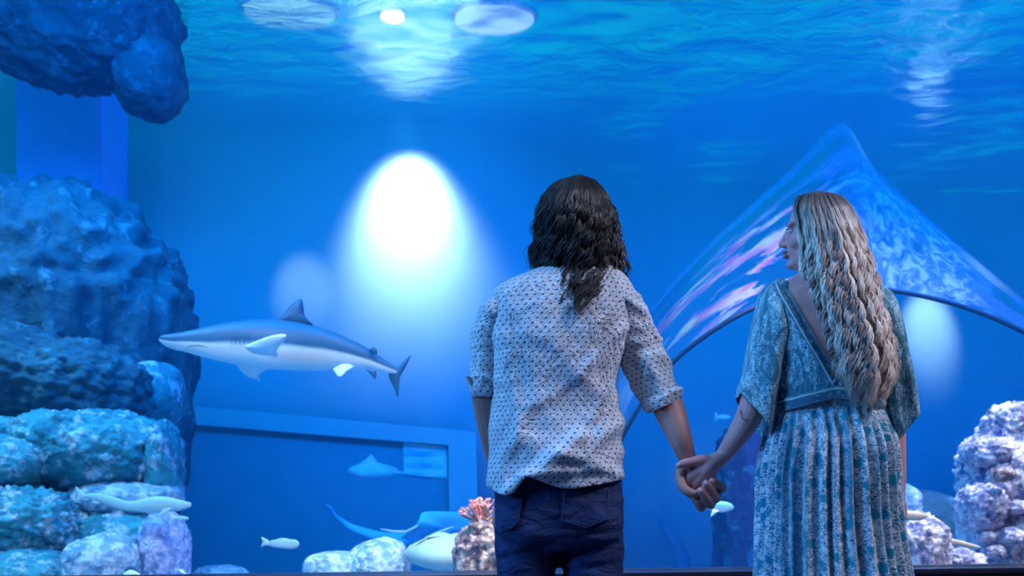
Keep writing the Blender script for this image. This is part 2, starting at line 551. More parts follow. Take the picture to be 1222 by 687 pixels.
rock('rough brown knob at the right shoulder of the coral rock beside the man', 595, 640, 13, 26, 4.45, m_rwarm, 24, depth=0.08, rough=0.8, sub=4, lump=0.4, name='coral_rock')
rock('dark purple rock column standing far behind the joined hands', 886, 610, 34, 110, 9.0, m_rpurple, 25, depth=0.5, rough=1.0, lump=0.3, zmin=FZ, name='rock_column')
# right reef
rock('tall pinkish crusted rock stack at the right edge of the photo', 1207, 590, 56, 92, 5.2, m_rpink, 26, depth=0.35, rough=0.65, sub=6, lump=0.45, zmin=FZ)
rock('knobbly pink top block crowning the right rock stack', 1212, 506, 34, 26, 5.15, m_rpink, 27, depth=0.2, rough=0.9, lump=0.5)
rock('lilac shelf jutting from the upper left side of the right stack', 1182, 540, 30, 20, 5.1, m_rpink, 28, depth=0.18, rough=0.8, lump=0.5)
rock('rounded lilac lump on the left flank of the right stack', 1170, 606, 24, 30, 5.0, m_rpink, 29, depth=0.18, rough=0.8, lump=0.5)
rock('low lumpy stone at the foot of the right stack', 1150, 676, 22, 22, 4.8, m_rpink, 30, depth=0.15, rough=0.8, lump=0.5, zmin=FZ)
rock('pale pink knobbly rock just right of the woman\'s dress', 1094, 662, 36, 50, 4.6, m_rpink, 31, depth=0.2, rough=0.75, lump=0.5, zmin=FZ)
rock('blue grey sloping ridge behind the pink rocks on the right', 1110, 645, 62, 55, 6.6, m_rblue, 32, depth=0.4, rough=0.7, rot=0.35, zmin=FZ)
rock('small dim blue rock peak just right of the woman\'s hand', 1080, 600, 16, 22, 6.4, m_rpale, 33, depth=0.15, rough=0.6, sub=4, zmin=FZ)
# small crust on the stack
for i, (px, py, r) in enumerate([(1196, 566, 13), (1206, 640, 15), (1186, 658, 13), (1214, 605, 12), (1176, 640, 10)]):
    rock(['cream yellow coral lump high on the front of the right stack', 'lavender coral lump low on the front of the right stack',
          'pale coral lump beside the tan fish', 'pink coral lump at the far right of the stack', 'small pink coral lump behind the tan fish tip'][i],
         px, py, r, r * 0.75, 4.83 + 0.02 * i, m_rpink if i else m_rwarm, 40 + i, depth=0.07, rough=0.9, sub=4, lump=0.6, name='coral_lump')

# branching corals
m_coral = simple('pink_coral', (0.95, 0.42, 0.34), 0.7, 60, 0.2, 0.4)
m_white = simple('white_coral', (0.85, 0.86, 0.82), 0.7, 60)
def coral(name, label, px, py, Y, h, mat, seed, n=7, depth=3):
    random.seed(seed)
    bm = bmesh.new()
    base = P(px, py, Y)
    def grow(p, d, L, r, lev):
        q = p + d * L
        tube(bm, [p, (p + q) / 2 + Vector((random.uniform(-.1, .1), random.uniform(-.1, .1), 0)) * L, q], [r, r * 0.9, r * 0.75], 7)
        if lev:
            for _ in range(random.choice((2, 3))):
                nd = (d + Vector((random.uniform(-.8, .8), random.uniform(-.8, .8), random.uniform(0, .5)))).normalized()
                grow(q, nd, L * random.uniform(.6, .85), r * 0.78, lev - 1)
    for i in range(n):
        a = -1.1 + 2.2 * i / max(1, n - 1)
        d = Vector((math.sin(a), random.uniform(-.5, .5), math.cos(a))).normalized()
        grow(base, d, h * random.uniform(.35, .5), h * 0.085, depth - 1)
    o = bm_obj(name, bm, mat)
    return tag(o, label, 'coral')
coral('branching_coral', 'pink branching coral on top of the rock left of the man\'s leg', 573, 624, 4.33, 0.10, m_coral, 4, 9, 4)
coral('coral_stick', 'thin white coral stick at the bottom edge right of the left reef', 232, 690, 5.4, 0.12, m_white, 3, 1, 2)
coral('coral_sprig', 'small white coral sprig on the lower right of the left reef', 178, 655, 5.1, 0.06, m_white, 6, 4, 2)

# dim dark curved streak of unknown kind in the open blue water
m_streak = simple('dark_streak', (0.02, 0.17, 0.36), 0.8, 5)
bm = bmesh.new()
s = cr([(786, 618, 1.0), (797, 634, 5), (808, 652, 8), (815, 672, 9), (818, 700, 8), (818, 760, 6)], 30)
tube(bm, [P(a, b, 10.5) for a, b, c_ in s], [c_ * 10.5 / FPX for a, b, c_ in s], 10, flat=0.4)
tag(bm_obj('curved_streak', bm, m_streak), 'dim dark curved streak in the open blue water between the couple', 'seaweed')  # streak of unknown kind, grouped with the seaweed

# ------------------------------------------------------------------ fish
def skin_mat(name, top, belly, split, soft, vx=None, rough=0.45):
    """countershaded skin: uses the generated height of the animal's own body"""
    t = NT(name)
    uv = t.n('ShaderNodeUVMap').outputs[0]
    sx = t.n('ShaderNodeSeparateXYZ'); t.set(sx, 0, uv)
    n = t.noise(uv, 9, 4, 0.6)
    f = t.math('ADD', sx.outputs['Y'], t.math('MULTIPLY', t.math('SUBTRACT', n, 0.5), 0.10))
    c = t.mix(t.ramp(f, [(split - soft, 0), (split + soft, 1)]), belly, top)
    return t.done(t.prin(c, rough, t.bump(t.noise(uv, 60, 3), 0.05, 0.003)))

def fish_body(name, rows, Y, width, mat, parent, n=40, m=90, yaw=0.0, roll=0.0, e=2.1):
    """rows: (px, top, bottom); width = half thickness / half height. uv.y 0 belly .. 1 back"""
    S = cr(rows, m)
    px0, px1 = rows[0][0], rows[-1][0]
    bm = bmesh.new(); uvl = bm.loops.layers.uv.verify()
    V = []
    for i, (px, tp, bt) in enumerate(S):
        u = i / (m - 1)
        Yc = Y + yaw * (u - 0.5)
        a = P(px, tp, Yc); b = P(px, bt, Yc)
        c = (a + b) / 2; h = max(0.001, (a - b).length / 2)
        row = []
        for k in range(n):
            th = 2 * PI * k / n
            cs, sn = math.cos(th), math.sin(th)
            q = 2 / e
            z = math.copysign(abs(cs) ** q, cs) * h
            y = -math.copysign(abs(sn) ** q, sn) * h * width
            row.append((bm.verts.new(c + Vector((0, y + roll * z, z))), (u, 0.5 + 0.5 * cs)))
        V.append(row)
    for i in range(m - 1):
        for k in range(n):
            k2 = (k + 1) % n
            q = (V[i][k], V[i][k2], V[i + 1][k2], V[i + 1][k])
            f = bm.faces.new([w[0] for w in q])
            for lp, w in zip(f.loops, q): lp[uvl].uv = w[1]
    bm.faces.new([w[0] for w in V[0]][::-1]); bm.faces.new([w[0] for w in V[-1]])
    bmesh.ops.recalc_face_normals(bm, faces=bm.faces[:])
    return bm_obj(name, bm, mat, parent)

def fin(name, pts, mat, parent, th=0.012):
    """pts: (px,py,Y) outline; lens-shaped plate thick at the middle"""
    W = [P(*p) for p in cr(list(pts) + [pts[0]], len(pts) * 5)][:-1]
    c = sum(W, Vector()) / len(W)
    nrm = Vector()
    for i in range(len(W)):
        nrm += (W[i] - c).cross(W[(i + 1) % len(W)] - c)
    nrm.normalize()
    bm = bmesh.new()
    out = [bm.verts.new(p) for p in W]
    N = len(W)
    uvl = bm.loops.layers.uv.verify()
    for s in (1, -1):
        r1 = [bm.verts.new(c + (p - c) * 0.85 + nrm * th * 0.3 * s) for p in W]
        r2 = [bm.verts.new(c + (p - c) * 0.5 + nrm * th * 0.5 * s) for p in W]
        cc = bm.verts.new(c + nrm * th * 0.55 * s)
        for i in range(N):
            j = (i + 1) % N
            bm.faces.new((out[i], out[j], r1[j], r1[i])); bm.faces.new((r1[i], r1[j], r2[j], r2[i])); bm.faces.new((r2[i], r2[j], cc))
    bmesh.ops.recalc_face_normals(bm, faces=bm.faces[:])
    return bm_obj(name, bm, mat, parent)

m_shark = skin_mat('shark_skin', (0.03, 0.14, 0.24), (0.95, 0.96, 0.97), 0.46, 0.05)
m_sharkfin = simple('shark_dark_fin', (0.03, 0.13, 0.24), 0.5, 20)
m_sharkwhite = simple('shark_white_fin', (0.9, 0.92, 0.95), 0.5, 20, 0.05)
m_eye = simple('dark_eye', (0.01, 0.01, 0.02), 0.15, 20)
YS = 5.6
sh = empty('shark', P(330, 415, YS))
tag(sh, 'grey backed white bellied shark with upright dorsal fin swimming left past the reef', 'shark')
rows = [(189.5, 403.5, 405.5), (193, 400.5, 409.5), (198, 399, 413), (208, 397.6, 417), (220, 395.6, 419.5), (234, 392.5, 423.5), (248, 389.3, 427.6), (265, 386, 431.5), (281, 383.4, 434.5),
        (309, 381, 439.5), (337, 381.7, 441), (364.7, 386, 442), (392, 393.5, 441.5), (420, 405.5, 440.7), (440, 416, 441.5), (455, 426, 443.5), (466, 433, 445.5), (474, 438.5, 446.5)]
body = fish_body('body', rows, YS, 0.72, m_shark, sh, 48, 120, yaw=0.15)
fin('dorsal_fin', [(331, 384, YS), (340, 372, YS), (350, 361, YS), (359.5, 356.5, YS), (362, 365, YS), (364, 377, YS), (373, 388, YS), (352, 388, YS)], m_sharkfin, sh, 0.03)
yn = YS - 0.13
fin('pectoral_fin', [(291, 413, yn), (305, 407, yn - .06), (322, 401, yn - .14), (338, 398.5, yn - .2), (342, 402, yn - .2), (336, 410, yn - .14), (330, 418, yn - .1), (331, 425, yn - .05), (318, 424, yn), (300, 421, yn + .02)], m_sharkwhite, sh, 0.03)
yf = YS + 0.08
fin('pectoral_fin', [(280, 432, yf), (288, 443, yf + .04), (296, 449, yf + .08), (306, 452, yf + .12), (310, 454, yf + .13), (309, 449, yf + .1), (312, 443, yf + .05), (320, 437, yf)], m_sharkwhite, sh, 0.03)
fin('pelvic_fin', [(397, 440, YS - .04), (402, 448, YS - .06), (407, 449.5, YS - .07), (413, 444, YS - .06), (422, 437, YS - .05), (410, 434, YS - .04)], m_sharkwhite, sh, 0.015)
fin('anal_fin', [(436, 440, YS), (441, 445, YS), (447, 452, YS), (449, 449, YS), (448, 441, YS)], m_sharkfin, sh, 0.012)
fin('second_dorsal_fin', [(440, 417, YS), (444, 414, YS), (449, 415, YS), (450, 422, YS), (443, 421, YS)], m_sharkfin, sh, 0.012)
yt = YS + 0.075
fin('tail_fin', [(464, 434, yt), (474, 437, yt), (482, 430, yt), (490.5, 423.5, yt), (485, 436, yt), (477.5, 449, yt), (476.5, 460, yt), (474.8, 473.5, yt), (470, 462, yt), (464, 449, yt)], m_sharkfin, sh, 0.02)
bm = bmesh.new()
ellipsoid(bm, P(209, 405.5, YS - 0.028), (0.007, 0.012, 0.007), seg=10)
bm_obj('eye', bm, m_eye, sh)
bm = bmesh.new()
def wrapY(px, py):   # side of the shark's body at that place
    S_ = rows
    tp = lerp_tab([(r[0], r[1]) for r in S_], px); bt = lerp_tab([(r[0], r[2]) for r in S_], px)
    h = (bt - tp) / 2 * YS / FPX
    f = max(-1, min(1, (py - (tp + bt) / 2) / ((bt - tp) / 2)))
    u = (px - 189.5) / (474 - 189.5)
    return YS + 0.15 * (u - .5) - 0.72 * h * math.sqrt(max(0, 1 - f * f))
mp = [(222, 415.5), (228, 412.5), (238, 411.8), (248, 414)]
tube(bm, [P(a, b, wrapY(a, b) ) for a, b in mp], [0.0015, 0.003, 0.003, 0.001], 6)
bm_obj('mouth', bm, m_sharkfin, sh)
for gx in (276, 281, 286, 291, 296):
    bm = bmesh.new()
    tube(bm, [P(gx, a, wrapY(gx, a)) for a in (397, 402, 407, 411)], [0.001, 0.0022, 0.0022, 0.001], 6)
    bm_obj('gill_slit', bm, m_sharkfin, sh)

def small_fish(label, rows, Y, w, mat, tail, dors=None, name='small_fish', extra=()):
    r = empty(name, P(rows[len(rows) // 2][0], rows[len(rows) // 2][2], Y))
    tag(r, label, 'fish')
    fish_body('body', rows, Y, w, mat, r, 24, 40)
    fin('tail_fin', [(a, b, Y) for a, b in tail], mat, r, 0.008)
    if dors: fin('dorsal_fin', [(a, b, Y) for a, b in dors], mat, r, 0.008)
    for nm, pp in extra:
        fin(nm, [(a, b, Y - 0.02) for a, b in pp], mat, r, 0.008)
    return r
m_fpale = skin_mat('pale_fish', (0.45, 0.62, 0.58), (0.66, 0.76, 0.74), 0.5, 0.2)
m_fblue = skin_mat('light_blue_fish', (0.25, 0.68, 0.86), (0.80, 0.95, 0.98), 0.35, 0.2)
m_ftan = skin_mat('tan_fish', (0.85, 0.68, 0.52), (0.9, 0.8, 0.68), 0.4, 0.2)
m_fghost = skin_mat('cyan_fish', (0.03, 0.48, 0.80), (0.08, 0.55, 0.85), 0.5, 0.2)
r = small_fish('small pale green fish swimming right above the floor between reef and white blocks',
           [(356.8, 647, 650), (353, 644, 654), (345, 643.2, 655), (335, 643.4, 654), (326, 644, 652.5), (321, 646, 650.5)], 5.9, 0.45, m_fpale,
           [(322, 646), (317, 642.5), (312, 641), (313.5, 646), (311.5, 652), (316, 651), (322, 650.5)],
           [(350, 645), (340, 641.8), (330, 643), (335, 646)])
r = small_fish('long pale grey fish resting nose right on the ledge of the left reef',
           [(228, 600, 604), (224, 598.5, 606), (214, 596, 609), (200, 592.5, 611), (185, 592, 612), (170, 595, 611), (155, 598, 609), (140, 594, 606), (125, 590, 601), (112, 588, 597), (100, 590, 594)], 5.35, 0.6, m_fpale,
           [(102, 590), (94, 583), (90, 581), (93, 591), (89, 600), (98, 596), (103, 594)],
           [(178, 594), (172, 588), (163, 590), (168, 597)], name='resting_fish', extra=[('pectoral_fin', [(205, 606), (198, 614), (190, 615), (196, 606)])])
r = small_fish('small light blue fish swimming right just below the joined hands',
           [(875.5, 604, 606), (872, 600.5, 608.5), (864, 598, 611), (855, 598, 610.5), (847, 600, 608), (841, 602, 605.5)], 5.0, 0.5, m_fblue,
           [(843, 602), (836, 597), (833, 596), (836, 603), (832, 609), (838, 608), (843, 605.5)], None,
           extra=[('pelvic_fin', [(858, 609), (851, 615), (848, 616), (851, 608)])])
r = small_fish('tiny blurred blue fish in the distance beside the woman\'s forearm',
           [(872, 497, 498), (868, 495, 500), (862, 494.5, 500.5), (857, 496, 499)], 8.0, 0.5, m_fghost,
           [(858, 496), (853, 492), (854, 498), (853, 502), (858, 499)])
r = small_fish('slender tan fish lying level between the pink rocks on the right',
           [(1170, 652, 654), (1160, 648.5, 654), (1148, 645, 652), (1136, 642.5, 649.5), (1126, 641, 646.5), (1118, 641, 644)], 4.55, 0.6, m_ftan,
           [(1119, 641), (1112, 637), (1110, 640), (1112, 646), (1119, 644)])
r = small_fish('cream fish resting on top of the pink rock beside the woman\'s hand',
           [(1106, 614, 617), (1100, 611.5, 620), (1090, 609.5, 621), (1080, 609, 620), (1072, 610, 618), (1064, 612, 615)], 4.35, 0.6, m_ftan,
           [(1066, 612), (1058, 607), (1059, 613), (1058, 619), (1066, 615)])
m_fstripe = simple('white_fish_skin', (0.9, 0.92, 1.0), 0.5, 20)
r = small_fish('small white fish with a dark blue back poking up at the bottom left edge',
           [(144, 692, 694), (148, 684, 699), (155, 679, 702), (163, 681, 701), (169, 687, 697), (173, 690, 694)], 4.9, 0.4, m_fstripe,
           [(172, 690), (180, 684), (178, 692), (180, 700), (172, 695)])
fin('dorsal_fin', [(148, 682, 4.9), (152, 675.5, 4.9), (160, 675, 4.9), (168, 684, 4.9), (160, 680.5, 4.9), (153, 679.5, 4.9)], m_sharkfin, r, 0.012)
r = small_fish('little pale fish nosing out just below the resting fish',
           [(225, 617.5, 619.5), (221, 616, 620.5), (215, 615.5, 620.5), (209, 616.5, 619.5)], 5.3, 0.5, m_fpale,
           [(210, 616.5), (204, 613), (205, 618), (204, 623), (210, 619.5)])

def ray_fish(name, label, outline, Y, th, mat, tail=None, tail_r=0.02, yamp=None, wings=None):
    r = empty(name, P(sum(p[0] for p in outline) / len(outline), sum(p[1] for p in outline) / len(outline), Y))
    tag(r, label, 'ray')
    pts = [(p[0], p[1], Y + (p[2] if len(p) > 2 else 0)) for p in outline]
    fin('body', pts, mat, r, th)
    if tail:
        bm = bmesh.new()
        s = cr([(a, b, c_) for a, b, c_ in tail], 40)
        tube(bm, [P(a, b, Y) for a, b, c_ in s], [c_ * Y / FPX for a, b, c_ in s], 10)
        bm_obj('tail', bm, mat, r)
    return r
m_rayg = simple('distant_ray_skin', (0.45, 0.75, 0.85), 0.7, 5, 0.05)
ray_fish('stingray', 'distant pale blue ray gliding left in front of the dark window',
         [(414, 561, -.1), (422, 558, -.1), (431, 553, 0), (438, 547, .2), (443, 543.5, .3), (447, 549, .25), (453, 556, .1), (465, 560, 0), (478, 563, 0), (470, 566.5, 0), (450, 568.5, -.1), (430, 567, -.2), (418, 564, -.15)], 9.3, 0.12, m_rayg,
         [(470, 563.5, 2), (482, 564, 1.1), (494, 563, .5)])
m_rayc = skin_mat('turquoise_ray_skin', (0.05, 0.48, 0.78), (0.25, 0.68, 0.88), 0.45, 0.3)
m_rayc2 = simple('turquoise_ray_wing', (0.04, 0.46, 0.76), 0.6, 4, 0.2)
YR = 6.9
rg = empty('long_tailed_ray', P(480, 640, YR))
tag(rg, 'large turquoise long tailed ray sweeping low behind the white blocks', 'ray')
bm = bmesh.new()
s = cr([(388, 602.5, .8), (394, 605, 2.0), (399, 613, 2.2), (407, 620, 3), (420, 629, 4.5), (436, 635, 6), (455, 641, 8), (474, 643, 9.5), (490, 640, 10), (505, 634, 10), (520, 628, 8), (540, 622, 5), (556, 618, 2)], 60)
tube(bm, [P(a, b, YR + 0.2 * math.sin(i / 59 * PI)) for i, (a, b, c_) in enumerate(s)], [c_ * YR / FPX for a, b, c_ in s], 14, flat=0.6)
bm_obj('body', bm, m_rayc2, rg)
fin('wing_fin', [(478, 641, YR - .1), (492, 630, YR - .3), (500, 620, YR - .35), (505, 611, YR - .3), (530, 610, YR - .2), (560, 611, YR - .1), (590, 612, YR), (585, 622, YR), (560, 628, YR - .1), (540, 634, YR - .15), (520, 642, YR - .2), (500, 648, YR - .1)], m_rayc2, rg, 0.09)
bm = bmesh.new()
s = [(455, 631, .5), (470, 634, 1.2), (485, 634, 1.3), (495, 629, 1.2), (503, 624, .8), (510, 622, .4)]
tube(bm, [P(a, b, YR - 0.33) for a, b, c_ in s], [c_ * YR / FPX for a, b, c_ in s], 8)
bm_obj('pale_ridge', bm, m_fpale, rg)
bm = bmesh.new()
s = [(508, 645, .6), (516, 638, 1.4), (528, 633, 1.4), (541, 628, .6)]
tube(bm, [P(a, b, YR - 0.3) for a, b, c_ in s], [c_ * YR / FPX for a, b, c_ in s], 8)
bm_obj('pale_ridge', bm, m_fpale, rg)
m_rayp = simple('cream_ray_skin', (0.42, 0.52, 0.50), 0.6, 12, 0.08)
ray_fish('cream_ray', 'broad cream coloured ray resting behind the coral rock beside the man',
         [(481, 661, 0), (492, 658, -.05), (500, 654, 0), (505, 648, .1), (517, 644.5, .2), (532, 644.5, .2), (541, 648, .1), (546, 652, .1), (556, 647, .1), (572, 648, .1), (580, 662, 0), (560, 670, -.1), (535, 673, -.15), (512, 672, -.15), (495, 667, -.1)], 5.5, 0.16, m_rayp)

# ------------------------------------------------------------------ acrylic tunnel arch
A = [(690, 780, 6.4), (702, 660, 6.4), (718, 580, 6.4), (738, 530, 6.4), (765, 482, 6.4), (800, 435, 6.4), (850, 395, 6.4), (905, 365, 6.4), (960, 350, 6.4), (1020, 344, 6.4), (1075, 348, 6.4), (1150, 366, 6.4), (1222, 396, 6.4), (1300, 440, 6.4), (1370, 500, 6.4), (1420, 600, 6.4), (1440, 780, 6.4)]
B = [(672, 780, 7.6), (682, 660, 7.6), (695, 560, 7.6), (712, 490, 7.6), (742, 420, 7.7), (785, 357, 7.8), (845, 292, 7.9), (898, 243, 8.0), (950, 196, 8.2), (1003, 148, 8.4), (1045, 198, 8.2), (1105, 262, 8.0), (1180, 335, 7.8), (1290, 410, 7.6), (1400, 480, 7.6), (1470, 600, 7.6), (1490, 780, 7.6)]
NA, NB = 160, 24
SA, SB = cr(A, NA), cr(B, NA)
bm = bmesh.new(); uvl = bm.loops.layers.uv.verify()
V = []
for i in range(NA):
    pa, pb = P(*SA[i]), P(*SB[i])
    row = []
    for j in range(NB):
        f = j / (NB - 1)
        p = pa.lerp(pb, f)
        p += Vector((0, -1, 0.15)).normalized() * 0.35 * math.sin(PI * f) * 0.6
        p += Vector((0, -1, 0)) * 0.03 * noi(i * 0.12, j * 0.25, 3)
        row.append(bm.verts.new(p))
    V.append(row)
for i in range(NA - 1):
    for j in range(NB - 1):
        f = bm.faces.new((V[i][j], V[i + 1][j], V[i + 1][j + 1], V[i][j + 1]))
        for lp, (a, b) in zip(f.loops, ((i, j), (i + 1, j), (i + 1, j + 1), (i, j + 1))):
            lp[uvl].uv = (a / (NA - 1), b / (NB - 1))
tn = empty('acrylic_tunnel', P(960, 780, 7))
tag(tn, 'curved clear acrylic tunnel arch with painted pink and cream reflections, rising behind the couple', 'tunnel')
t = NT('reflection_streaked_acrylic')
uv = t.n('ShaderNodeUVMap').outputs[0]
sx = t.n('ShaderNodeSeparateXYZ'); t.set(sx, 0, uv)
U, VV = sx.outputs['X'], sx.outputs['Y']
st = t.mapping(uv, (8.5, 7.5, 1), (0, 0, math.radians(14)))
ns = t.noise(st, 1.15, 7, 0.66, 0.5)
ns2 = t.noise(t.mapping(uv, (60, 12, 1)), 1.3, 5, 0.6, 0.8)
# pink coral reflections painted on the left flank
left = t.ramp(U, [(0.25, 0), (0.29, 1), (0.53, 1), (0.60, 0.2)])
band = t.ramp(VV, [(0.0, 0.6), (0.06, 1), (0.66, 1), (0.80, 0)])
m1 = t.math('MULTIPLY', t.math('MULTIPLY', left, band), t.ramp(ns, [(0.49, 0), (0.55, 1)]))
# mirrored spotlight painted as white ripples on the right flank
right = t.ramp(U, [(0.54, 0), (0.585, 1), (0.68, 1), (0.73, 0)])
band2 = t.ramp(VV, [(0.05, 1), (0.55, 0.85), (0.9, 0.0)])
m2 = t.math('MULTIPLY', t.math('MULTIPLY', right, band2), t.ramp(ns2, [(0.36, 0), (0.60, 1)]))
# lit outer edge painted as a bluish band
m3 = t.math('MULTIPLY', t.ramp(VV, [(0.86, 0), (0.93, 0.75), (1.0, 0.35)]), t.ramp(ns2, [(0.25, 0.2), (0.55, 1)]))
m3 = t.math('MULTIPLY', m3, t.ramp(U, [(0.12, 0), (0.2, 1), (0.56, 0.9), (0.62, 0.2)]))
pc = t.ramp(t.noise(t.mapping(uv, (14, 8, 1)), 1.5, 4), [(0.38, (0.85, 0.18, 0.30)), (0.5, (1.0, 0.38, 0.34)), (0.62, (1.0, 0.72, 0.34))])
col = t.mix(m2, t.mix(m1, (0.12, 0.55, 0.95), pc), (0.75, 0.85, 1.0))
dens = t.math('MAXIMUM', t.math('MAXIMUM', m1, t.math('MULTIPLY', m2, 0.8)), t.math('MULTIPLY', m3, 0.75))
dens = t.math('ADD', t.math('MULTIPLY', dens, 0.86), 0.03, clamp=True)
bp = t.bump(t.noise(t.mapping(uv, (30, 10, 1)), 1.0, 4, 0.6, 0.5), 0.4, 0.03)
df = t.n('ShaderNodeBsdfDiffuse'); t.set(df, 'Color', col); t.set(df, 'Normal', bp)
tl = t.n('ShaderNodeBsdfTranslucent'); t.set(tl, 'Color', col)
d2 = t.n('ShaderNodeMixShader'); d2.inputs[0].default_value = 0.4
t.t.links.new(df.outputs[0], d2.inputs[1]); t.t.links.new(tl.outputs[0], d2.inputs[2])
tr = t.n('ShaderNodeBsdfTransparent'); tr.inputs[0].default_value = (0.93, 0.97, 1, 1)
gl = t.n('ShaderNodeBsdfGlossy'); gl.inputs['Roughness'].default_value = 0.06; t.set(gl, 'Normal', bp)
fr = t.n('ShaderNodeFresnel'); fr.inputs['IOR'].default_value = 1.25; t.set(fr, 'Normal', bp)
g1 = t.n('ShaderNodeMixShader'); t.set(g1, 0, fr.outputs[0])
t.t.links.new(tr.outputs[0], g1.inputs[1]); t.t.links.new(gl.outputs[0], g1.inputs[2])
g2 = t.n('ShaderNodeMixShader'); t.set(g2, 0, dens)
t.t.links.new(g1.outputs[0], g2.inputs[1]); t.t.links.new(d2.outputs[0], g2.inputs[2])
m_tunnel = t.done(g2.outputs[0])
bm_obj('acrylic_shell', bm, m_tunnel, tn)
m_rim = simple('dark_joint', (0.01, 0.04, 0.07), 0.4, 20)
bm = bmesh.new()
tube(bm, [P(*q) for q in SA], [0.017] * NA, 10)
bm_obj('rim', bm, m_rim, tn)

# ================================================================== PEOPLE
def skin(name, color):
    t = NT(name)
    v = t.coord()
    n = t.noise(v, 14, 4, 0.6)
    c = t.ramp(n, [(0.3, tuple(x * 0.85 for x in color)), (0.7, tuple(min(1, x * 1.1) for x in color))])
    n2 = t.noise(v, 260, 3)
    return t.done(t.prin(c, 0.5, t.bump(n2, 0.12, 0.002), Subsurface_Weight=0.0))
m_skin_m = skin('skin_tanned', (0.56, 0.26, 0.22))
m_skin_f = skin('skin_fair', (0.72, 0.33, 0.32))
m_nail = simple('nail', (0.75, 0.5, 0.5), 0.3, 40)

# --- fabric materials
t = NT('dotted_shirt_fabric')
uv = t.n('ShaderNodeUVMap').outputs[0]
mp = t.mapping(uv, (1 / 0.0190, 1 / 0.0120, 1), (0, 0, 0.0))
sx = t.n('ShaderNodeSeparateXYZ'); t.set(sx, 0, mp)
row = t.math('FLOOR', sx.outputs['Y'])
sh_ = t.math('MULTIPLY', t.math('MODULO', row, 2.0), 0.5)
fx = t.math('SUBTRACT', t.math('FRACT', t.math('ADD', sx.outputs['X'], sh_)), 0.5)
fy = t.math('SUBTRACT', t.math('FRACT', sx.outputs['Y']), 0.5)
# small tilted dash
ca, sa = math.cos(-0.45), math.sin(-0.45)
rx = t.math('ADD', t.math('MULTIPLY', fx, ca * 0.0190), t.math('MULTIPLY', fy, -sa * 0.0120))
ry = t.math('ADD', t.math('MULTIPLY', fx, sa * 0.0190), t.math('MULTIPLY', fy, ca * 0.0120))
d = t.math('ADD', t.math('POWER', t.math('ABSOLUTE', t.math('DIVIDE', rx, 0.0038)), 2.0), t.math('POWER', t.math('ABSOLUTE', t.math('DIVIDE', ry, 0.0019)), 2.0))
mask = t.ramp(d, [(0.75, 1), (1.0, 0)])
weave = t.noise(uv, 900, 2)
base = t.ramp(t.noise(uv, 5, 3), [(0.3, (0.66, 0.72, 0.80)), (0.7, (0.78, 0.82, 0.88))])
c = t.mix(mask, base, (0.03, 0.05, 0.13))
cr1 = t.noise(t.mapping(uv, (9, 5, 1), (0, 0, 0.6)), 1.6, 5, 0.6, 1.0)
cr2 = t.noise(t.mapping(uv, (26, 12, 1), (0, 0, -0.4)), 1.4, 5, 0.65, 1.2)
h = t.math('ADD', t.math('MULTIPLY', t.ramp(t.math('ABSOLUTE', t.math('SUBTRACT', cr1, 0.5)), [(0, 0), (0.16, 1)]), 0.9),
           t.math('MULTIPLY', t.ramp(t.math('ABSOLUTE', t.math('SUBTRACT', cr2, 0.5)), [(0, 0), (0.14, 1)]), 0.4))
m_shirt = t.done(t.prin(c, 0.85, t.bump(h, 0.65, 0.012), Specular_IOR_Level=0.2))

t = NT('navy_denim')
v = t.coord()
n = t.noise(t.mapping(v, (3, 3, 1.2)), 3, 5, 0.6, 0.5)
c = t.ramp(n, [(0.3, (0.016, 0.026, 0.085)), (0.6, (0.030, 0.050, 0.14)), (0.8, (0.055, 0.085, 0.20))])
h = t.math('ADD', t.math('MULTIPLY', t.noise(t.mapping(v, (6, 6, 14), (0.3, 0.4, 0)), 1.5, 5, 0.6, 1.0), 1.0), t.math('MULTIPLY', t.noise(v, 500, 2), 0.05))
m_jean = t.done(t.prin(c, 0.85, t.bump(h, 0.8, 0.03), Specular_IOR_Level=0.15))
m_stitch = simple('denim_stitch', (0.03, 0.045, 0.10), 0.8, 60)

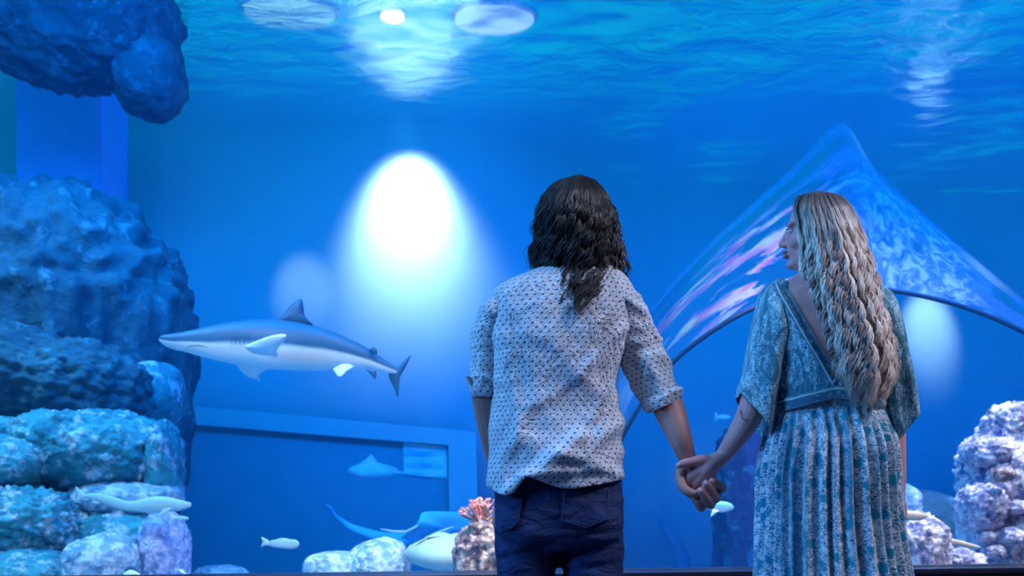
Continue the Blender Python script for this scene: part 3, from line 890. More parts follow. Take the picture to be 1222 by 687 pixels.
def floral(name, bodice=False):
    t = NT(name)
    uv = t.n('ShaderNodeUVMap').outputs[0]
    w1 = t.noise(uv, 95, 3, 0.6, 2.2)
    scr = t.ramp(t.math('ABSOLUTE', t.math('SUBTRACT', w1, 0.5)), [(0.03, 1), (0.065, 0)])
    w2 = t.voro(t.mapping(uv, (1, 0.8, 1)), 70, 'SMOOTH_F1')
    dots = t.ramp(w2, [(0.22, 1), (0.34, 0)])
    light = t.math('MAXIMUM', scr, t.math('MULTIPLY', dots, 0.8), clamp=True)
    if bodice:
        patch = t.ramp(t.noise(t.mapping(uv, (26, 11, 1), (0, 0, 0.3)), 1.2, 4, 0.6, 1.4), [(0.42, 0), (0.52, 1)])
        light = t.math('MULTIPLY', light, t.math('ADD', t.math('MULTIPLY', patch, 0.9), 0.12))
        c = t.mix(light, (0.012, 0.19, 0.29), (0.55, 0.88, 0.96))
    else:
        stripe = t.ramp(t.noise(t.mapping(uv, (26, 1.2, 1)), 1.0, 3, 0.6, 0.2), [(0.34, 0.25), (0.52, 1)])  # darker vertical stripes painted in for shade between the pleats
        light = t.math('MULTIPLY', light, stripe)
        c = t.mix(light, (0.02, 0.19, 0.32), (0.82, 0.90, 0.97))
        ds = t.voro(t.mapping(uv, (1.15, 0.8, 1)), 24, 'F1', 'Distance', 1.0, '2D')
        jag = t.math('MULTIPLY', t.math('SUBTRACT', t.noise(uv, 110, 3), 0.5), 0.55)
        f2 = t.ramp(t.math('ADD', ds, jag), [(0.20, 1), (0.25, 0)])
        c = t.mix(f2, c, (0.005, 0.28, 0.42))
    h = t.noise(t.mapping(uv, (40, 10, 1)), 1.3, 5, 0.6, 1.0)
    return t.done(t.prin(c, 0.7 if not bodice else 0.55, t.bump(h, 0.5, 0.012), Specular_IOR_Level=0.3, Sheen_Weight=0.3))
m_skirt = floral('floral_skirt_fabric')
m_bodice = floral('crushed_bodice_fabric', True)
t = NT('trim_band_fabric')
uv = t.n('ShaderNodeUVMap').outputs[0]
sx = t.n('ShaderNodeSeparateXYZ'); t.set(sx, 0, uv)
edge = t.ramp(sx.outputs['X'], [(0.0, 0), (0.10, 0), (0.13, 1), (0.25, 1), (0.28, 0), (0.86, 0), (0.89, 0.5), (0.97, 0.5), (1, 0)])
cell = t.voro(t.mapping(uv, (3, 34, 1)), 1.0)
c = t.mix(t.ramp(cell, [(0.25, 0.55), (0.4, 0)]), (0.03, 0.16, 0.26), (0.25, 0.50, 0.60))
c = t.mix(edge, c, (0.50, 0.66, 0.68))
m_trim = t.done(t.prin(c, 0.7))

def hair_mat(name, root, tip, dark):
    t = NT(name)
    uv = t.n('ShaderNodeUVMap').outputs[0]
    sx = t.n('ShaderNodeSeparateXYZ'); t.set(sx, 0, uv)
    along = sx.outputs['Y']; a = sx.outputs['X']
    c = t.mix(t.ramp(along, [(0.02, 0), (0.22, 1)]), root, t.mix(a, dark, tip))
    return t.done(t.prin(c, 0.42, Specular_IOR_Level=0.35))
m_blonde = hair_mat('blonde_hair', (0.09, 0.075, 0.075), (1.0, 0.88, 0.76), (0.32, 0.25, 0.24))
m_brown = hair_mat('dark_brown_hair', (0.010, 0.012, 0.014), (0.040, 0.036, 0.034), (0.010, 0.010, 0.012))

def strands(name, mat, parent, Lt, Rt, start, end_f, depth_f, count, seed, amp, freq, rad, seg=4, npts=46, layers=(0, 1), ragged=1.0, cap=(), per=12, spread=0.03):
    """locks that follow the head from the parting and then fall in waves. Lt/Rt: tables y->x of the outline"""
    random.seed(seed)
    VV, FF, UU = [], [], []
    def sweep(pts, rds, tone):
        b0 = len(VV); n = len(pts); up = Vector((0, -1, 0))
        for i, p in enumerate(pts):
            t = (pts[min(i + 1, n - 1)] - pts[max(i - 1, 0)]).normalized()
            up = (up - t * up.dot(t)).normalized(); sd = t.cross(up)
            for q in range(seg):
                a = 2 * PI * q / seg
                VV.append(p + (sd * math.cos(a) + up * math.sin(a)) * rds[i])
        for i in range(n - 1):
            for q in range(seg):
                q2 = (q + 1) % seg
                FF.append((b0 + i * seg + q, b0 + i * seg + q2, b0 + (i + 1) * seg + q2, b0 + (i + 1) * seg + q))
                UU.extend([(tone, i / (n - 1)), (tone, i / (n - 1)), (tone, (i + 1) / (n - 1)), (tone, (i + 1) / (n - 1))])
    nl = max(1, count // per)
    for L in range(nl):
        s0 = -1 + 2 * (L + random.random()) / nl
        lv0 = random.uniform(*layers)
        lph = 5.0 * noi(s0 * 2.6, lv0 * 1.5, seed) + random.gauss(0, 0.7); lfr = freq * random.uniform(0.86, 1.16); lam = amp * random.uniform(0.6, 1.35)
        ltone = random.random(); lend = random.gauss(0, 7 * ragged); ldr = random.gauss(0, 0.06) * ragged
        for k in range(per):
            fly = random.random() < 0.12
            s = max(-1, min(1, s0 + random.gauss(0, spread if not fly else 0.10)))
            lv = lv0 + random.gauss(0, 0.05)
            y0 = start(s) + random.uniform(-1, 2)
            y1 = end_f(s) + lend + random.gauss(0, 4 * ragged)
            ph = lph + random.gauss(0, 0.22 if not fly else 1.5); fr = lfr * (1 + random.gauss(0, 0.02)); am = lam * random.uniform(0.85, 1.15) * (1.5 if fly else 1)
            tone = min(1, max(0, ltone + random.gauss(0, 0.16)))
            rr = rad * (random.uniform(0.25, 0.4) if fly else random.uniform(0.6, 1.2))
            drift = ldr + random.gauss(0, 0.02)
            pts, rds = [], []
            for i in range(npts):
                u = i / (npts - 1)
                y = y0 + (y1 - y0) * u
                a, b = lerp_tab(Lt, y), lerp_tab(Rt, y)
                ss = s + drift * u * u * 2
                x = (a + b) / 2 + (b - a) / 2 * ss * (0.99 - 0.08 * (1 - lv))
                w = min(1, max(0, (u - 0.06) / 0.35))
                th = ph + fr * (y - y0) + 0.9 * noi(L * 3.1, y * 0.02)
                x += am * w * math.sin(th)
                Yd = depth_f(y, ss, lv) + am * w * 0.9 * math.cos(th) * 2.5 / FPX
                pts.append(P(x, y, Yd))
                rds.append(rr * 2.5 / FPX * (0.75 + 0.5 * math.sin(PI * min(1, u * 1.1))) * (1 if u < 0.85 else max(0.12, (1 - u) / 0.15)))
            sweep(pts, rds, tone)
    for (c, r) in cap:
        b0 = len(VV); nu, nv = 32, 20
        for j in range(nv + 1):
            for i in range(nu):
                a, e = 2 * PI * i / nu, PI * j / nv
                VV.append(c + Vector((r[0] * math.sin(e) * math.cos(a), r[1] * math.sin(e) * math.sin(a), r[2] * math.cos(e))))
        for j in range(nv):
            for i in range(nu):
                i2 = (i + 1) % nu
                FF.append((b0 + j * nu + i, b0 + j * nu + i2, b0 + (j + 1) * nu + i2, b0 + (j + 1) * nu + i))
                UU.extend([(0.05, 0.0)] * 4)
    me = bpy.data.meshes.new(name)
    me.from_pydata(VV, [], FF)
    l = me.uv_layers.new(name='UVMap')
    l.data.foreach_set('uv', [c for uv in UU for c in uv])
    return link(name, me, mat, parent)

def head(bm, c, f, hw=0.077, hl=0.098, hh=0.125, fem=False, k=1.0):
    """c centre of skull, f facing unit vector (horizontal)"""
    f = Vector(f).normalized(); u = Vector((0, 0, 1)); s = f.cross(u)
    R = Matrix((s, f, u)).transposed()
    def pt(a, b, d): return c + (s * a + f * b + u * d) * k
    def E(p, r, seg=14): ellipsoid(bm, p, [x * k for x in r], R, seg)
    E(pt(0, -0.008, 0.018), (hw, hl, hh * 0.83), 28)
    E(pt(0, 0.032, -0.022), (hw * 0.80, hl * 0.62, hh * 0.72), 24)     # face
    E(pt(0, 0.046, -0.078), (hw * 0.56, hl * 0.36, 0.036), 18)         # jaw
    E(pt(0, 0.074, -0.092), (0.020, 0.016, 0.015), 12)                 # chin
    tube(bm, [pt(0, 0.084, 0.012), pt(0, 0.094, -0.012), pt(0, 0.1035 if fem else 0.108, -0.028)], [0.008 * k, 0.009 * k, 0.0105 * k], 10)
    for a in (-1, 1):
        E(pt(0.009 * a, 0.094, -0.032), (0.008, 0.009, 0.007), 10)
        E(pt(0.030 * a, 0.070, 0.020), (0.026, 0.016, 0.010), 12)      # brow
        E(pt(0.036 * a, 0.054, -0.030), (0.026, 0.024, 0.026), 12)     # cheek
        E(pt(hw * 1.0 * a, -0.004, -0.008), (0.010, 0.018, 0.032), 14) # ear
        E(pt(0.040 * a, 0.020, -0.070), (0.020, 0.036, 0.024), 12)
    E(pt(0, 0.087, -0.054), (0.021, 0.012, 0.0070), 12)                # upper lip
    E(pt(0, 0.085, -0.066), (0.019, 0.011, 0.0070), 12)                # lower lip
    return pt, R

def face_parts(pt, R, parent, m_hairc):
    t_eye = simple('eyeball', (0.7, 0.72, 0.75), 0.2, 10)
    for a in (-1, 1):
        bm = bmesh.new()
        ellipsoid(bm, pt(0.032 * a, 0.073, 0.002), (0.011, 0.009, 0.007), R, 12)
        e = bm_obj('eye', bm, t_eye, parent)
        bm = bmesh.new()
        ellipsoid(bm, pt(0.032 * a, 0.080, 0.002), (0.005, 0.003, 0.005), R, 10)
        bm_obj('iris', bm, m_eye, e)
        bm = bmesh.new()
        tube(bm, [pt(0.018 * a, 0.085, 0.021), pt(0.034 * a, 0.083, 0.026), pt(0.050 * a, 0.071, 0.020)], [0.002, 0.0025, 0.0012], 8)
        bm_obj('eyebrow', bm, m_hairc, parent)
        bm = bmesh.new()
        tube(bm, [pt(0.020 * a, 0.082, 0.007), pt(0.032 * a, 0.085, 0.009), pt(0.045 * a, 0.076, 0.006)], [0.001, 0.0016, 0.001], 8)
        bm_obj('eyelash', bm, m_eye, parent)
    bm = bmesh.new()
    ellipsoid(bm, pt(0, 0.0905, -0.0545), (0.019, 0.009, 0.0055), R, 12)
    ellipsoid(bm, pt(0, 0.0885, -0.0660), (0.017, 0.009, 0.0060), R, 12)
    bm_obj('lips', bm, simple('lips', (0.5, 0.2, 0.2), 0.4, 30), parent)

# ------------------------------------------------------------------ the man
YM = 2.6
KM = YM / FPX
man = empty('person', (P(667, 0, YM).x, YM, 0))
tag(man, 'man from behind with dark wavy hair, white dotted shirt and navy jeans', 'person')
bm = bmesh.new()
hc = P(690, 270, YM + 0.01)
pt_m, R_m = head(bm, hc, (-0.25, 0.97, 0), hw=0.078, k=0.93)
limb(bm, [P(690, 280, YM), P(689, 318, YM + 0.0), P(686, 350, YM)], [0.062, 0.058, 0.075], 18)
loft_mesh(bm, [(650, 325, 726, 325, YM, 0.05), (612, 350, 746, 350, YM, 0.085), (598, 390, 742, 390, YM, 0.105), (600, 440, 730, 440, YM, 0.105), (602, 510, 726, 510, YM, 0.095), (600, 580, 732, 580, YM, 0.105), (612, 640, 722, 640, YM, 0.09)], 30, 36, cap=True)
# arms
hY = YM - 0.075
limb(bm, [P(735, 366, YM), P(764, 410, YM - .005), P(789, 466, YM - .02), P(800, 492, YM - .035), P(812, 523, YM - .06), P(820, 546, hY + .02), P(825, 560, hY + .03)],
     [0.044, 0.045, 0.042, 0.040, 0.030, 0.0235, 0.026])
limb(bm, [P(608, 370, YM), P(587, 410, YM), P(580, 460, YM + .01), P(585, 500, YM + .05), P(592, 545, YM + .12), P(600, 590, YM + .2)],
     [0.040, 0.042, 0.040, 0.039, 0.030, 0.024])
# legs under the jeans
for (a, b) in ((630, 632), (706, 702)):
    limb(bm, [P(a, 640, YM), Vector((P(b, 0, YM).x, YM + .01, 0.52)), Vector((P(b, 0, YM).x, YM + .01, 0.10))], [0.075, 0.05, 0.036])
# his right hand, wrapped round hers
def F(bm, pts, r, scale=1.0):
    limb(bm, [P(a, b, hY + d) for a, b, d in pts], [q * KM for q in r], 12)
F(bm, [(826, 552, .030), (828, 566, .036), (834, 576, .038)], [10, 12.5, 11])
F(bm, [(836, 562, .038), (846, 574, .036)], [8.5, 8])
F(bm, [(818, 554, .024), (812, 563, .014), (813, 577, -.004), (819, 585, -.016), (826.5, 588.5, -.022)], [7, 6.4, 6.0, 5.9, 5.2])
F(bm, [(838, 574, .036), (854, 592, .022), (852.5, 592, .000), (847.5, 584.5, -.017), (842.5, 577, -.027)], [6.5, 6.3, 6.1, 5.8, 4.9])
F(bm, [(832, 578, .036), (847, 600, .022), (846, 598.5, .000), (841, 592, -.017), (836, 585.5, -.027)], [6.5, 6.3, 6.1, 5.8, 4.9])
F(bm, [(844, 568, .036), (861, 581, .026), (862, 581, .008), (857, 577.5, -.008), (850.5, 573.5, -.020)], [5.6, 5.2, 5.2, 5.0, 4.3])
F(bm, [(828, 578, .036), (834, 599, .028), (837, 605.5, .012), (835.5, 605, .000), (832, 600, -.006)], [6, 5.4, 5.0, 4.7, 4.2])
# his left hand in front of the thigh
LY = YM + .2
F2 = lambda pts, r: limb(bm, [P(a, b, LY + d) for a, b, d in pts], [q * KM for q in r], 12)
F2([(600, 588, 0), (603, 604, .01), (606, 618, .02)], [11, 15, 14])
for i in range(4):
    F2([(600 + 4 * i, 616, .02), (602 + 4 * i, 634, .03), (606 + 4 * i, 646, .02), (609 + 3.5 * i, 650, .0)], [5.2, 5, 4.6, 4])
F2([(596, 604, 0), (592, 618, -.01), (594, 632, -.01)], [6, 5.4, 4.6])
body_m = remesh('body', bm, 0.0032, m_skin_m, man, 4)
face_parts(pt_m, R_m, man, m_brown)
def nail(pts, parent, Yb, k):
    for (a, b, d, ang) in pts:
        bm = bmesh.new()
        ellipsoid(bm, P(a, b, Yb + d), (2.4 * k, 1.6 * k, 3.0 * k), Matrix.Rotation(ang, 3, 'Y'), 12)
        bm_obj('fingernail', bm, m_nail, parent)
nail([(842.3, 576.8, -.0335, -0.6), (835.8, 585.2, -.0335, -0.6), (850.2, 573.5, -.026, -0.7)], man, hY, KM)

# shirt
def hem_y(px):
    tab = [(578, 578), (585, 582), (592, 587), (603, 590), (612, 588), (620, 577), (628, 567), (636, 569), (650, 575), (667, 581), (685, 582), (705, 579), (725, 575), (745, 571)]
    return lerp_tab(tab, px)
def crease(x, y, z):
    n = noise.noise(Vector((x, y, z)))
    return 1 - min(1, abs(n) * 3.2)
def shirt_disp(p, u, v, f, th):
    px = CX + p.x / p.y * FPX; py = HY - (p.z - CAMZ) / p.y * FPX
    a = min(1, max(0, (py - 330) / 60))
    d = 0.0085 * a * (crease(p.x * 5 + p.z * 3.0, p.z * 2.6 - p.x * 1.4, 1.3 + p.y * 2) - 0.4)
    d += 0.005 * a * (crease(p.x * 11 - p.z * 5, p.z * 8, 7.1) - 0.4)
    d += 0.004 * a * noi(p.x * 9, p.z * 22, 2)
    # deep diagonal fold where the tail is caught up at the back
    if p.y < YM and py > 480:
        for (ax, ay, bx, by, w, am) in ((605, 592, 690, 520, 9, .022), (668, 540, 735, 566, 7, .014), (640, 575, 742, 500, 10, .012), (600, 560, 640, 470, 8, .008), (625, 568, 700, 560, 6, .010)):
            dx, dy = bx - ax, by - ay
            tt = max(0, min(1, ((px - ax) * dx + (py - ay) * dy) / (dx * dx + dy * dy)))
            ds = math.hypot(px - ax - tt * dx, py - ay - tt * dy)
            d += am * math.exp(-(ds / w) ** 2)
    if p.y < YM and py > 380:   # folds running down from the right armpit
        for (ax, ay, bx, by, w, am) in ((738, 392, 690, 450, 6, .010), (740, 415, 706, 500, 6, .010), (722, 345, 700, 430, 7, .006), (600, 400, 625, 520, 8, .008), (735, 470, 700, 545, 7, .008)):
            dx, dy = bx - ax, by - ay
            tt = max(0, min(1, ((px - ax) * dx + (py - ay) * dy) / (dx * dx + dy * dy)))
            ds = math.hypot(px - ax - tt * dx, py - ay - tt * dy)
            d += am * math.exp(-(ds / w) ** 2)
    return d
bm = bmesh.new()
keys = [(662, 310, 720, 310, YM, 0.062), (650, 319, 730, 319, YM, 0.078), (628, 328, 742, 328, YM, 0.092), (597, 342, 752, 340, YM, 0.104), (584, 359, 758, 360, YM, 0.116),
        (584, 395, 751, 395, YM, 0.128), (588, 430, 740, 430, YM, 0.128), (590, 470, 734, 470, YM, 0.122), (588, 510, 738, 510, YM, 0.122), (586, 545, 741, 545, YM, 0.130), (583, 575, 743, 575, YM, 0.134), (582, 594, 744, 594, YM, 0.136)]
V = loft_mesh(bm, keys, 130, 150, 2.4, shirt_disp)
# cut the hem line
dele = []
for row in V:
    for v in row:
        px = CX + v.co.x / v.co.y * FPX; py = HY - (v.co.z - CAMZ) / v.co.y * FPX
        hy_ = hem_y(px) + (0 if v.co.y < YM else -6)
        if py > hy_: v.co.z = CAMZ + (HY - hy_ ) / FPX * v.co.y
bmesh.ops.remove_doubles(bm, verts=bm.verts[:], dist=0.0004)
def sl_disp(seed, amp=0.006):
    def f(p, u, v, fr, th):
        return min(1, fr * 4) * amp * (crease(p.x * 7 + seed, p.z * 13 + p.x * 4, p.y * 7) - 0.4) + amp * 0.6 * (crease(p.x * 15, p.z * 24, seed) - 0.4)
    return f
KS = [(766, 361, 724, 383, YM, 0.078), (777, 382, 729, 404, YM, 0.074), (787, 405, 736, 425, YM - .005, 0.068), (798, 432, 746, 448, YM - .01, 0.062), (807, 452, 760, 470, YM - .015, 0.056), (810, 468, 770, 487, YM - .02, 0.052)]
loft_mesh(bm, [(730, 331, 712, 350, YM, 0.05), (752, 344, 720, 364, YM, 0.075)] + KS[0:], 70, 60, 2.1, sl_disp(1, .009))
KL = [(604, 343, 626, 354, YM, 0.05), (586, 355, 614, 367, YM, 0.074), (573, 371, 607, 380, YM, 0.077), (565, 390, 603, 395, YM, 0.070), (562, 415, 600, 415, YM, 0.062), (562, 445, 597, 445, YM + .005, 0.058), (563, 468, 595, 468, YM + .01, 0.055)]
loft_mesh(bm, KL, 60, 56, 2.1, sl_disp(5, .006))
shirt = bm_obj('shirt', bm, m_shirt, man)
so = shirt.modifiers.new('s', 'SOLIDIFY'); so.thickness = 0.002; so.offset = -1
# rolled cuffs
bm = bmesh.new()
loft_mesh(bm, [(808, 461, 763, 480, YM - .018, 0.052), (813, 464, 765, 486, YM - .02, 0.060), (812, 476, 772, 493, YM - .022, 0.058), (808, 479, 776, 492, YM - .024, 0.050)], 14, 60, 2.1, sl_disp(3, .006))
o = bm_obj('rolled_cuff', bm, m_shirt, man); so = o.modifiers.new('s', 'SOLIDIFY'); so.thickness = 0.003
bm = bmesh.new()
loft_mesh(bm, [(561, 450, 596, 450, YM + .008, 0.058), (558, 455, 598, 455, YM + .01, 0.063), (561, 470, 597, 470, YM + .012, 0.062), (565, 474, 594, 474, YM + .014, 0.054)], 14, 60, 2.1, sl_disp(4, .006))
o = bm_obj('rolled_cuff', bm, m_shirt, man); so = o.modifiers.new('s', 'SOLIDIFY'); so.thickness = 0.003
bm = bmesh.new()
tube(bm, [P(566, 462, YM - .03), P(561, 453, YM - .038), P(558, 450, YM - .042)], [.006, .008, .006], 8, flat=.4)
bm_obj('cuff_tab', bm, m_shirt, man)
bm = bmesh.new()
loft_mesh(bm, [(661, 300, 717, 298, YM, .062), (658, 308, 720, 306, YM, .070), (656, 318, 724, 316, YM, .078)], 8, 50)
o = bm_obj('collar', bm, m_shirt, man); so = o.modifiers.new('s', 'SOLIDIFY'); so.thickness = 0.003

# jeans
bm = bmesh.new()
loft_mesh(bm, [(592, 555, 742, 555, YM, 0.108), (590, 580, 743, 580, YM, 0.118), (590, 610, 744, 610, YM, 0.122), (592, 640, 744, 640, YM, 0.118), (600, 655, 738, 655, YM, 0.10)], 24, 60, 2.6, cap=True)
ellipsoid(bm, P(633, 625, YM - .062), (0.082, 0.062, 0.085), None, 28)
ellipsoid(bm, P(704, 625, YM - .062), (0.082, 0.062, 0.085), None, 28)
for (a0, b0, a1, b1, xk) in ((591, 664, 593, 663, 0), (670, 744, 669, 743, 0)):
    zk = [640, 665, 690, 760, 850, 950, 1010]
    ks = []
    for i, y in enumerate(zk):
        sh_in = [0, 0, 1, 7, 9, 12, 12][i]
        ks.append((a0 + sh_in, y, b0 - sh_in, y, YM + [0, 0, 0, .01, .01, .01, .01][i], [.098, .094, .09, .08, .075, .068, .066][i]))
    loft_mesh(bm, ks, 40, 44, 2.2, cap=True)
def jean_fold(co, n):
    px = CX + co.x / co.y * FPX; py = HY - (co.z - CAMZ) / co.y * FPX
    d = 0.004 * (crease(co.x * 6, co.z * 14 + co.x * 3, co.y * 4) - .4) + 0.003 * noi(co.x * 20, co.z * 12, co.y * 9)
    for (ax, ay, bx, by, w, am) in ((668, 668, 735, 648, 4, -.008), (668, 682, 740, 672, 4, -.006), (596, 668, 660, 650, 4, -.006), (690, 640, 744, 632, 3, -.004)):
        dx, dy = bx - ax, by - ay
        tt = max(0, min(1, ((px - ax) * dx + (py - ay) * dy) / (dx * dx + dy * dy)))
        d += am * math.exp(-(math.hypot(px - ax - tt * dx, py - ay - tt * dy) / w) ** 2)
    return co + n * d
jeans = remesh('jeans', bm, 0.006, m_jean, man, 2, jean_fold)
bj = bvh_of(jeans)
def quad_grid(c4, nu, nv):
    (ax, ay), (bx, by), (cx, cy), (dx, dy) = c4   # tl, tr, br, bl
    return [[((ax + (bx - ax) * u / nu) * (1 - v / nv) + (dx + (cx - dx) * u / nu) * v / nv,
              (ay + (by - ay) * u / nu) * (1 - v / nv) + (dy + (cy - dy) * u / nu) * v / nv) for u in range(nu + 1)] for v in range(nv + 1)]
def pocket(c5):
    tl, tr, br, bt, bl = c5
    g = quad_grid((tl, tr, br, bl), 14, 16)
    for row_i, row in enumerate(g):
        if row_i > 11:
            for i, (x, y) in enumerate(row):
                f = 1 - abs(i / 14 * 2 - 1)
                row[i] = (x, y + (bt[1] - (br[1] + bl[1]) / 2) * f * (row_i - 11) / 5)
    return g
pk1 = project_patch('back_pocket', bj, pocket([(672, 585), (727, 581), (726, 621), (699, 632), (668, 622)]), 0.003, m_jean, man, YM, 0.003)
pk2 = project_patch('back_pocket', bj, pocket([(596, 588), (626, 592), (619, 624), (606, 634), (598, 628)]), 0.003, m_jean, man, YM, 0.003)
def stitch(line, parent, bv, Yg, mat, off=0.006, r=0.0009):
    bm = bmesh.new()
    o0 = Vector((0, 0, CAMZ)); pts = []
    for a, b in cr(line, max(10, len(line) * 8)):
        d = (P(a, b, Yg) - o0).normalized(); hit = bv.ray_cast(o0 + d, d)
        pts.append((hit[0] if hit[0] else P(a, b, Yg)) + Vector((0, -off, 0)))
    tube(bm, pts, [r] * len(pts), 6)
    bm_obj('stitching', bm, mat, parent)
stitch([(674, 588), (671, 620)], pk1, bj, YM, m_stitch); stitch([(671, 620), (699, 629.5)], pk1, bj, YM, m_stitch)
stitch([(699, 629.5), (724, 619)], pk1, bj, YM, m_stitch); stitch([(724, 619), (725, 583)], pk1, bj, YM, m_stitch)
stitch([(624, 593), (617, 623), (606, 631)], pk2, bj, YM, m_stitch)
def shoe(cx_, cy_, parent, mat):
    bm = bmesh.new()
    ellipsoid(bm, Vector((cx_, cy_ + 0.05, 0.045)), (0.048, 0.14, 0.045), None, 20)
    ellipsoid(bm, Vector((cx_, cy_ - 0.03, 0.065)), (0.042, 0.06, 0.06), None, 20)
    for v in bm.verts: v.co.z = max(0.002, v.co.z)
    bm_obj('shoe', bm, mat, parent)
m_shoe = simple('shoe_leather', (0.03, 0.03, 0.04), 0.5, 30)
shoe(P(632, 0, YM).x, YM + .01, man, m_shoe); shoe(P(702, 0, YM).x, YM + .01, man, m_shoe)

# his hair
def mh_depth(y, s, lv):
    top = 0.5 * (1 + math.tanh((y - 222) / 9))
    base = lerp_tab([(205, 0.0), (212, .045), (225, .085), (250, .112), (285, .112), (320, .098), (370, .148)], y)
    return YM + 0.01 - base * math.sqrt(max(0.0, 1 - (abs(s) * 0.96) ** 2.2)) * (0.86 + 0.2 * lv)
LM = [(208, 680), (212, 671), (222, 655), (235, 645), (250, 640), (275, 638), (300, 637), (320, 637), (340, 642), (366, 658)]
RM = [(208, 702), (212, 708), (222, 718), (235, 727), (250, 733), (275, 736), (300, 740), (320, 743), (340, 742), (366, 716)]
cap_m = [(P(690, 260, YM + .014), (0.093, 0.092, 0.097)), (P(690, 300, YM - .015), (0.096, 0.080, 0.075))]
strands('hair', m_brown, man, LM, RM, lambda s: 209 + 6 * s * s, lambda s: 357 - 20 * s * s, mh_depth, 1300, 3, 3.8, 0.19, 0.85, 3, 56, (0.2, 1.1), 1.5, cap_m, 14, 0.03)
# ==PARTW

# ------------------------------------------------------------------ the woman
YW = 2.5
KW = YW / FPX
woman = empty('person', (P(990, 0, YW).x, YW, 0))
tag(woman, 'woman from behind with long wavy blonde hair and teal floral dress, looking left', 'person')
bm = bmesh.new()
fc = P(975, 277, YW + 0.01)
pt_w, R_w = head(bm, fc, (-0.93, 0.36, 0), hw=0.072, hl=0.090, hh=0.120, fem=True, k=0.84)
limb(bm, [P(978, 300, YW + .01), P(982, 330, YW), P(984, 352, YW)], [0.050, 0.046, 0.06], 18)
loft_mesh(bm, [(958, 322, 1006, 322, YW, 0.04), (935, 338, 1030, 338, YW, 0.065), (916, 356, 1054, 356, YW, 0.082), (915, 385, 1058, 385, YW, 0.094), (922, 420, 1052, 420, YW, 0.094), (930, 460, 1046, 460, YW, 0.086), (926, 490, 1050, 490, YW, 0.088), (914, 540, 1062, 540, YW, 0.11), (918, 600, 1058, 600, YW, 0.11), (940, 640, 1040, 640, YW, 0.08)], 34, 40, cap=True)
WYH = hY
limb(bm, [P(936, 366, YW), P(916, 410, YW), P(903, 455, YW), P(900, 478, YW - .005), P(892, 500, YW - .01), P(879, 521, YW + .0), P(864, 542, WYH + .005), P(856, 550, WYH)],
     [0.042, 0.038, 0.034, 0.034, 0.033, 0.027, 0.0205, 0.021])
limb(bm, [P(1042, 366, YW), P(1058, 410, YW), P(1064, 470, YW), P(1066, 520, YW), P(1069, 560, YW), P(1071, 590, YW), P(1071, 600, YW)],
     [0.042, 0.037, 0.034, 0.030, 0.025, 0.019, 0.02])
for a in (960, 1020):
    limb(bm, [P(a, 600, YW), Vector((P(a, 0, YW).x, YW, 0.45)), Vector((P(a, 0, YW).x, YW, 0.08))], [0.08, 0.05, 0.034])
    limb(bm, [Vector((P(a, 0, YW).x, YW - 0.02, 0.035)), Vector((P(a, 0, YW).x, YW + 0.16, 0.022))], [0.03, 0.02])
def G(pts, r):
    limb(bm, [P(a, b, WYH + d) for a, b, d in pts], [q * KM for q in r], 12)
# back of her left hand towards the room
G([(856, 548, .0), (846, 556, -.002), (838, 566, .0)], [9.5, 10.5, 9])
for (kx, ky, w) in ((824, 570, 6.4), (831, 576, 6.6), (839, 578, 6.2), (846, 575, 5.4)):
    G([(852, 551, .002), ((852 + kx) / 2, (551 + ky) / 2 - 1, -.003), (kx, ky, .002)], [8, 7.2, w])
G([(852, 550, -.002), (838, 549, -.008), (825, 551, -.012), (815, 553, -.014), (809.5, 555.5, -.013)], [7.5, 6.8, 5.6, 5.0, 3.6])
G([(824, 570, .002), (820, 581, .012), (824, 590, .022), (830, 594, .026)], [6.0, 5.4, 4.8, 4.2])
G([(831, 576, .002), (829, 588, .010), (831, 597, .018), (836, 600, .024)], [6.0, 5.4, 4.8, 4.2])
G([(839, 578, .002), (840, 590, .016), (843, 598, .026)], [5.8, 5.0, 4.2])
G([(846, 575, .002), (850, 584, .016), (853, 590, .028)], [5.2, 4.6, 3.8])
# her right hand hanging at the skirt
for (pts, r) in (([(1066, 596, 0), (1068, 606, 0)], [9, 10]),
                 ([(1071, 604, -.005), (1073.5, 613, -.01), (1073, 620, -.012)], [4.5, 4.2, 3.5]),
                 ([(1069, 606, -.01), (1071, 617, -.015), (1070, 625, -.012)], [4.6, 4.3, 3.6]),
                 ([(1065, 606, -.005), (1066, 618, -.01), (1066, 627, -.005)], [4.6, 4.3, 3.6]),
                 ([(1062, 605, .005), (1062, 616, .0), (1062, 623, .005)], [4.4, 4.0, 3.4]),
                 ([(1069, 600, .01), (1073, 607, .02), (1075, 612, .02)], [5, 4.4, 3.8])):
    limb(bm, [P(a + 4.5, b, YW + d) for a, b, d in pts], [q * KW for q in r], 12)
body_w = remesh('body', bm, 0.0030, m_skin_f, woman, 4)
face_parts(pt_w, R_w, woman, m_blonde)
nail([(810.3, 554.6, -.0185, 1.2)], woman, WYH, KM)
# thin dark line on the forearm, built as a fine tube
bm = bmesh.new()
pts = [(884, 489, -.030), (884.5, 496, -.040), (888, 500.5, -.044), (894, 502, -.040), (899, 500, -.030)]
tube(bm, [P(a, b, YW + d) for a, b, d in cr(pts, 20)], [.0010] * 20, 6)
bm_obj('forearm_line', bm, m_stitch, woman)

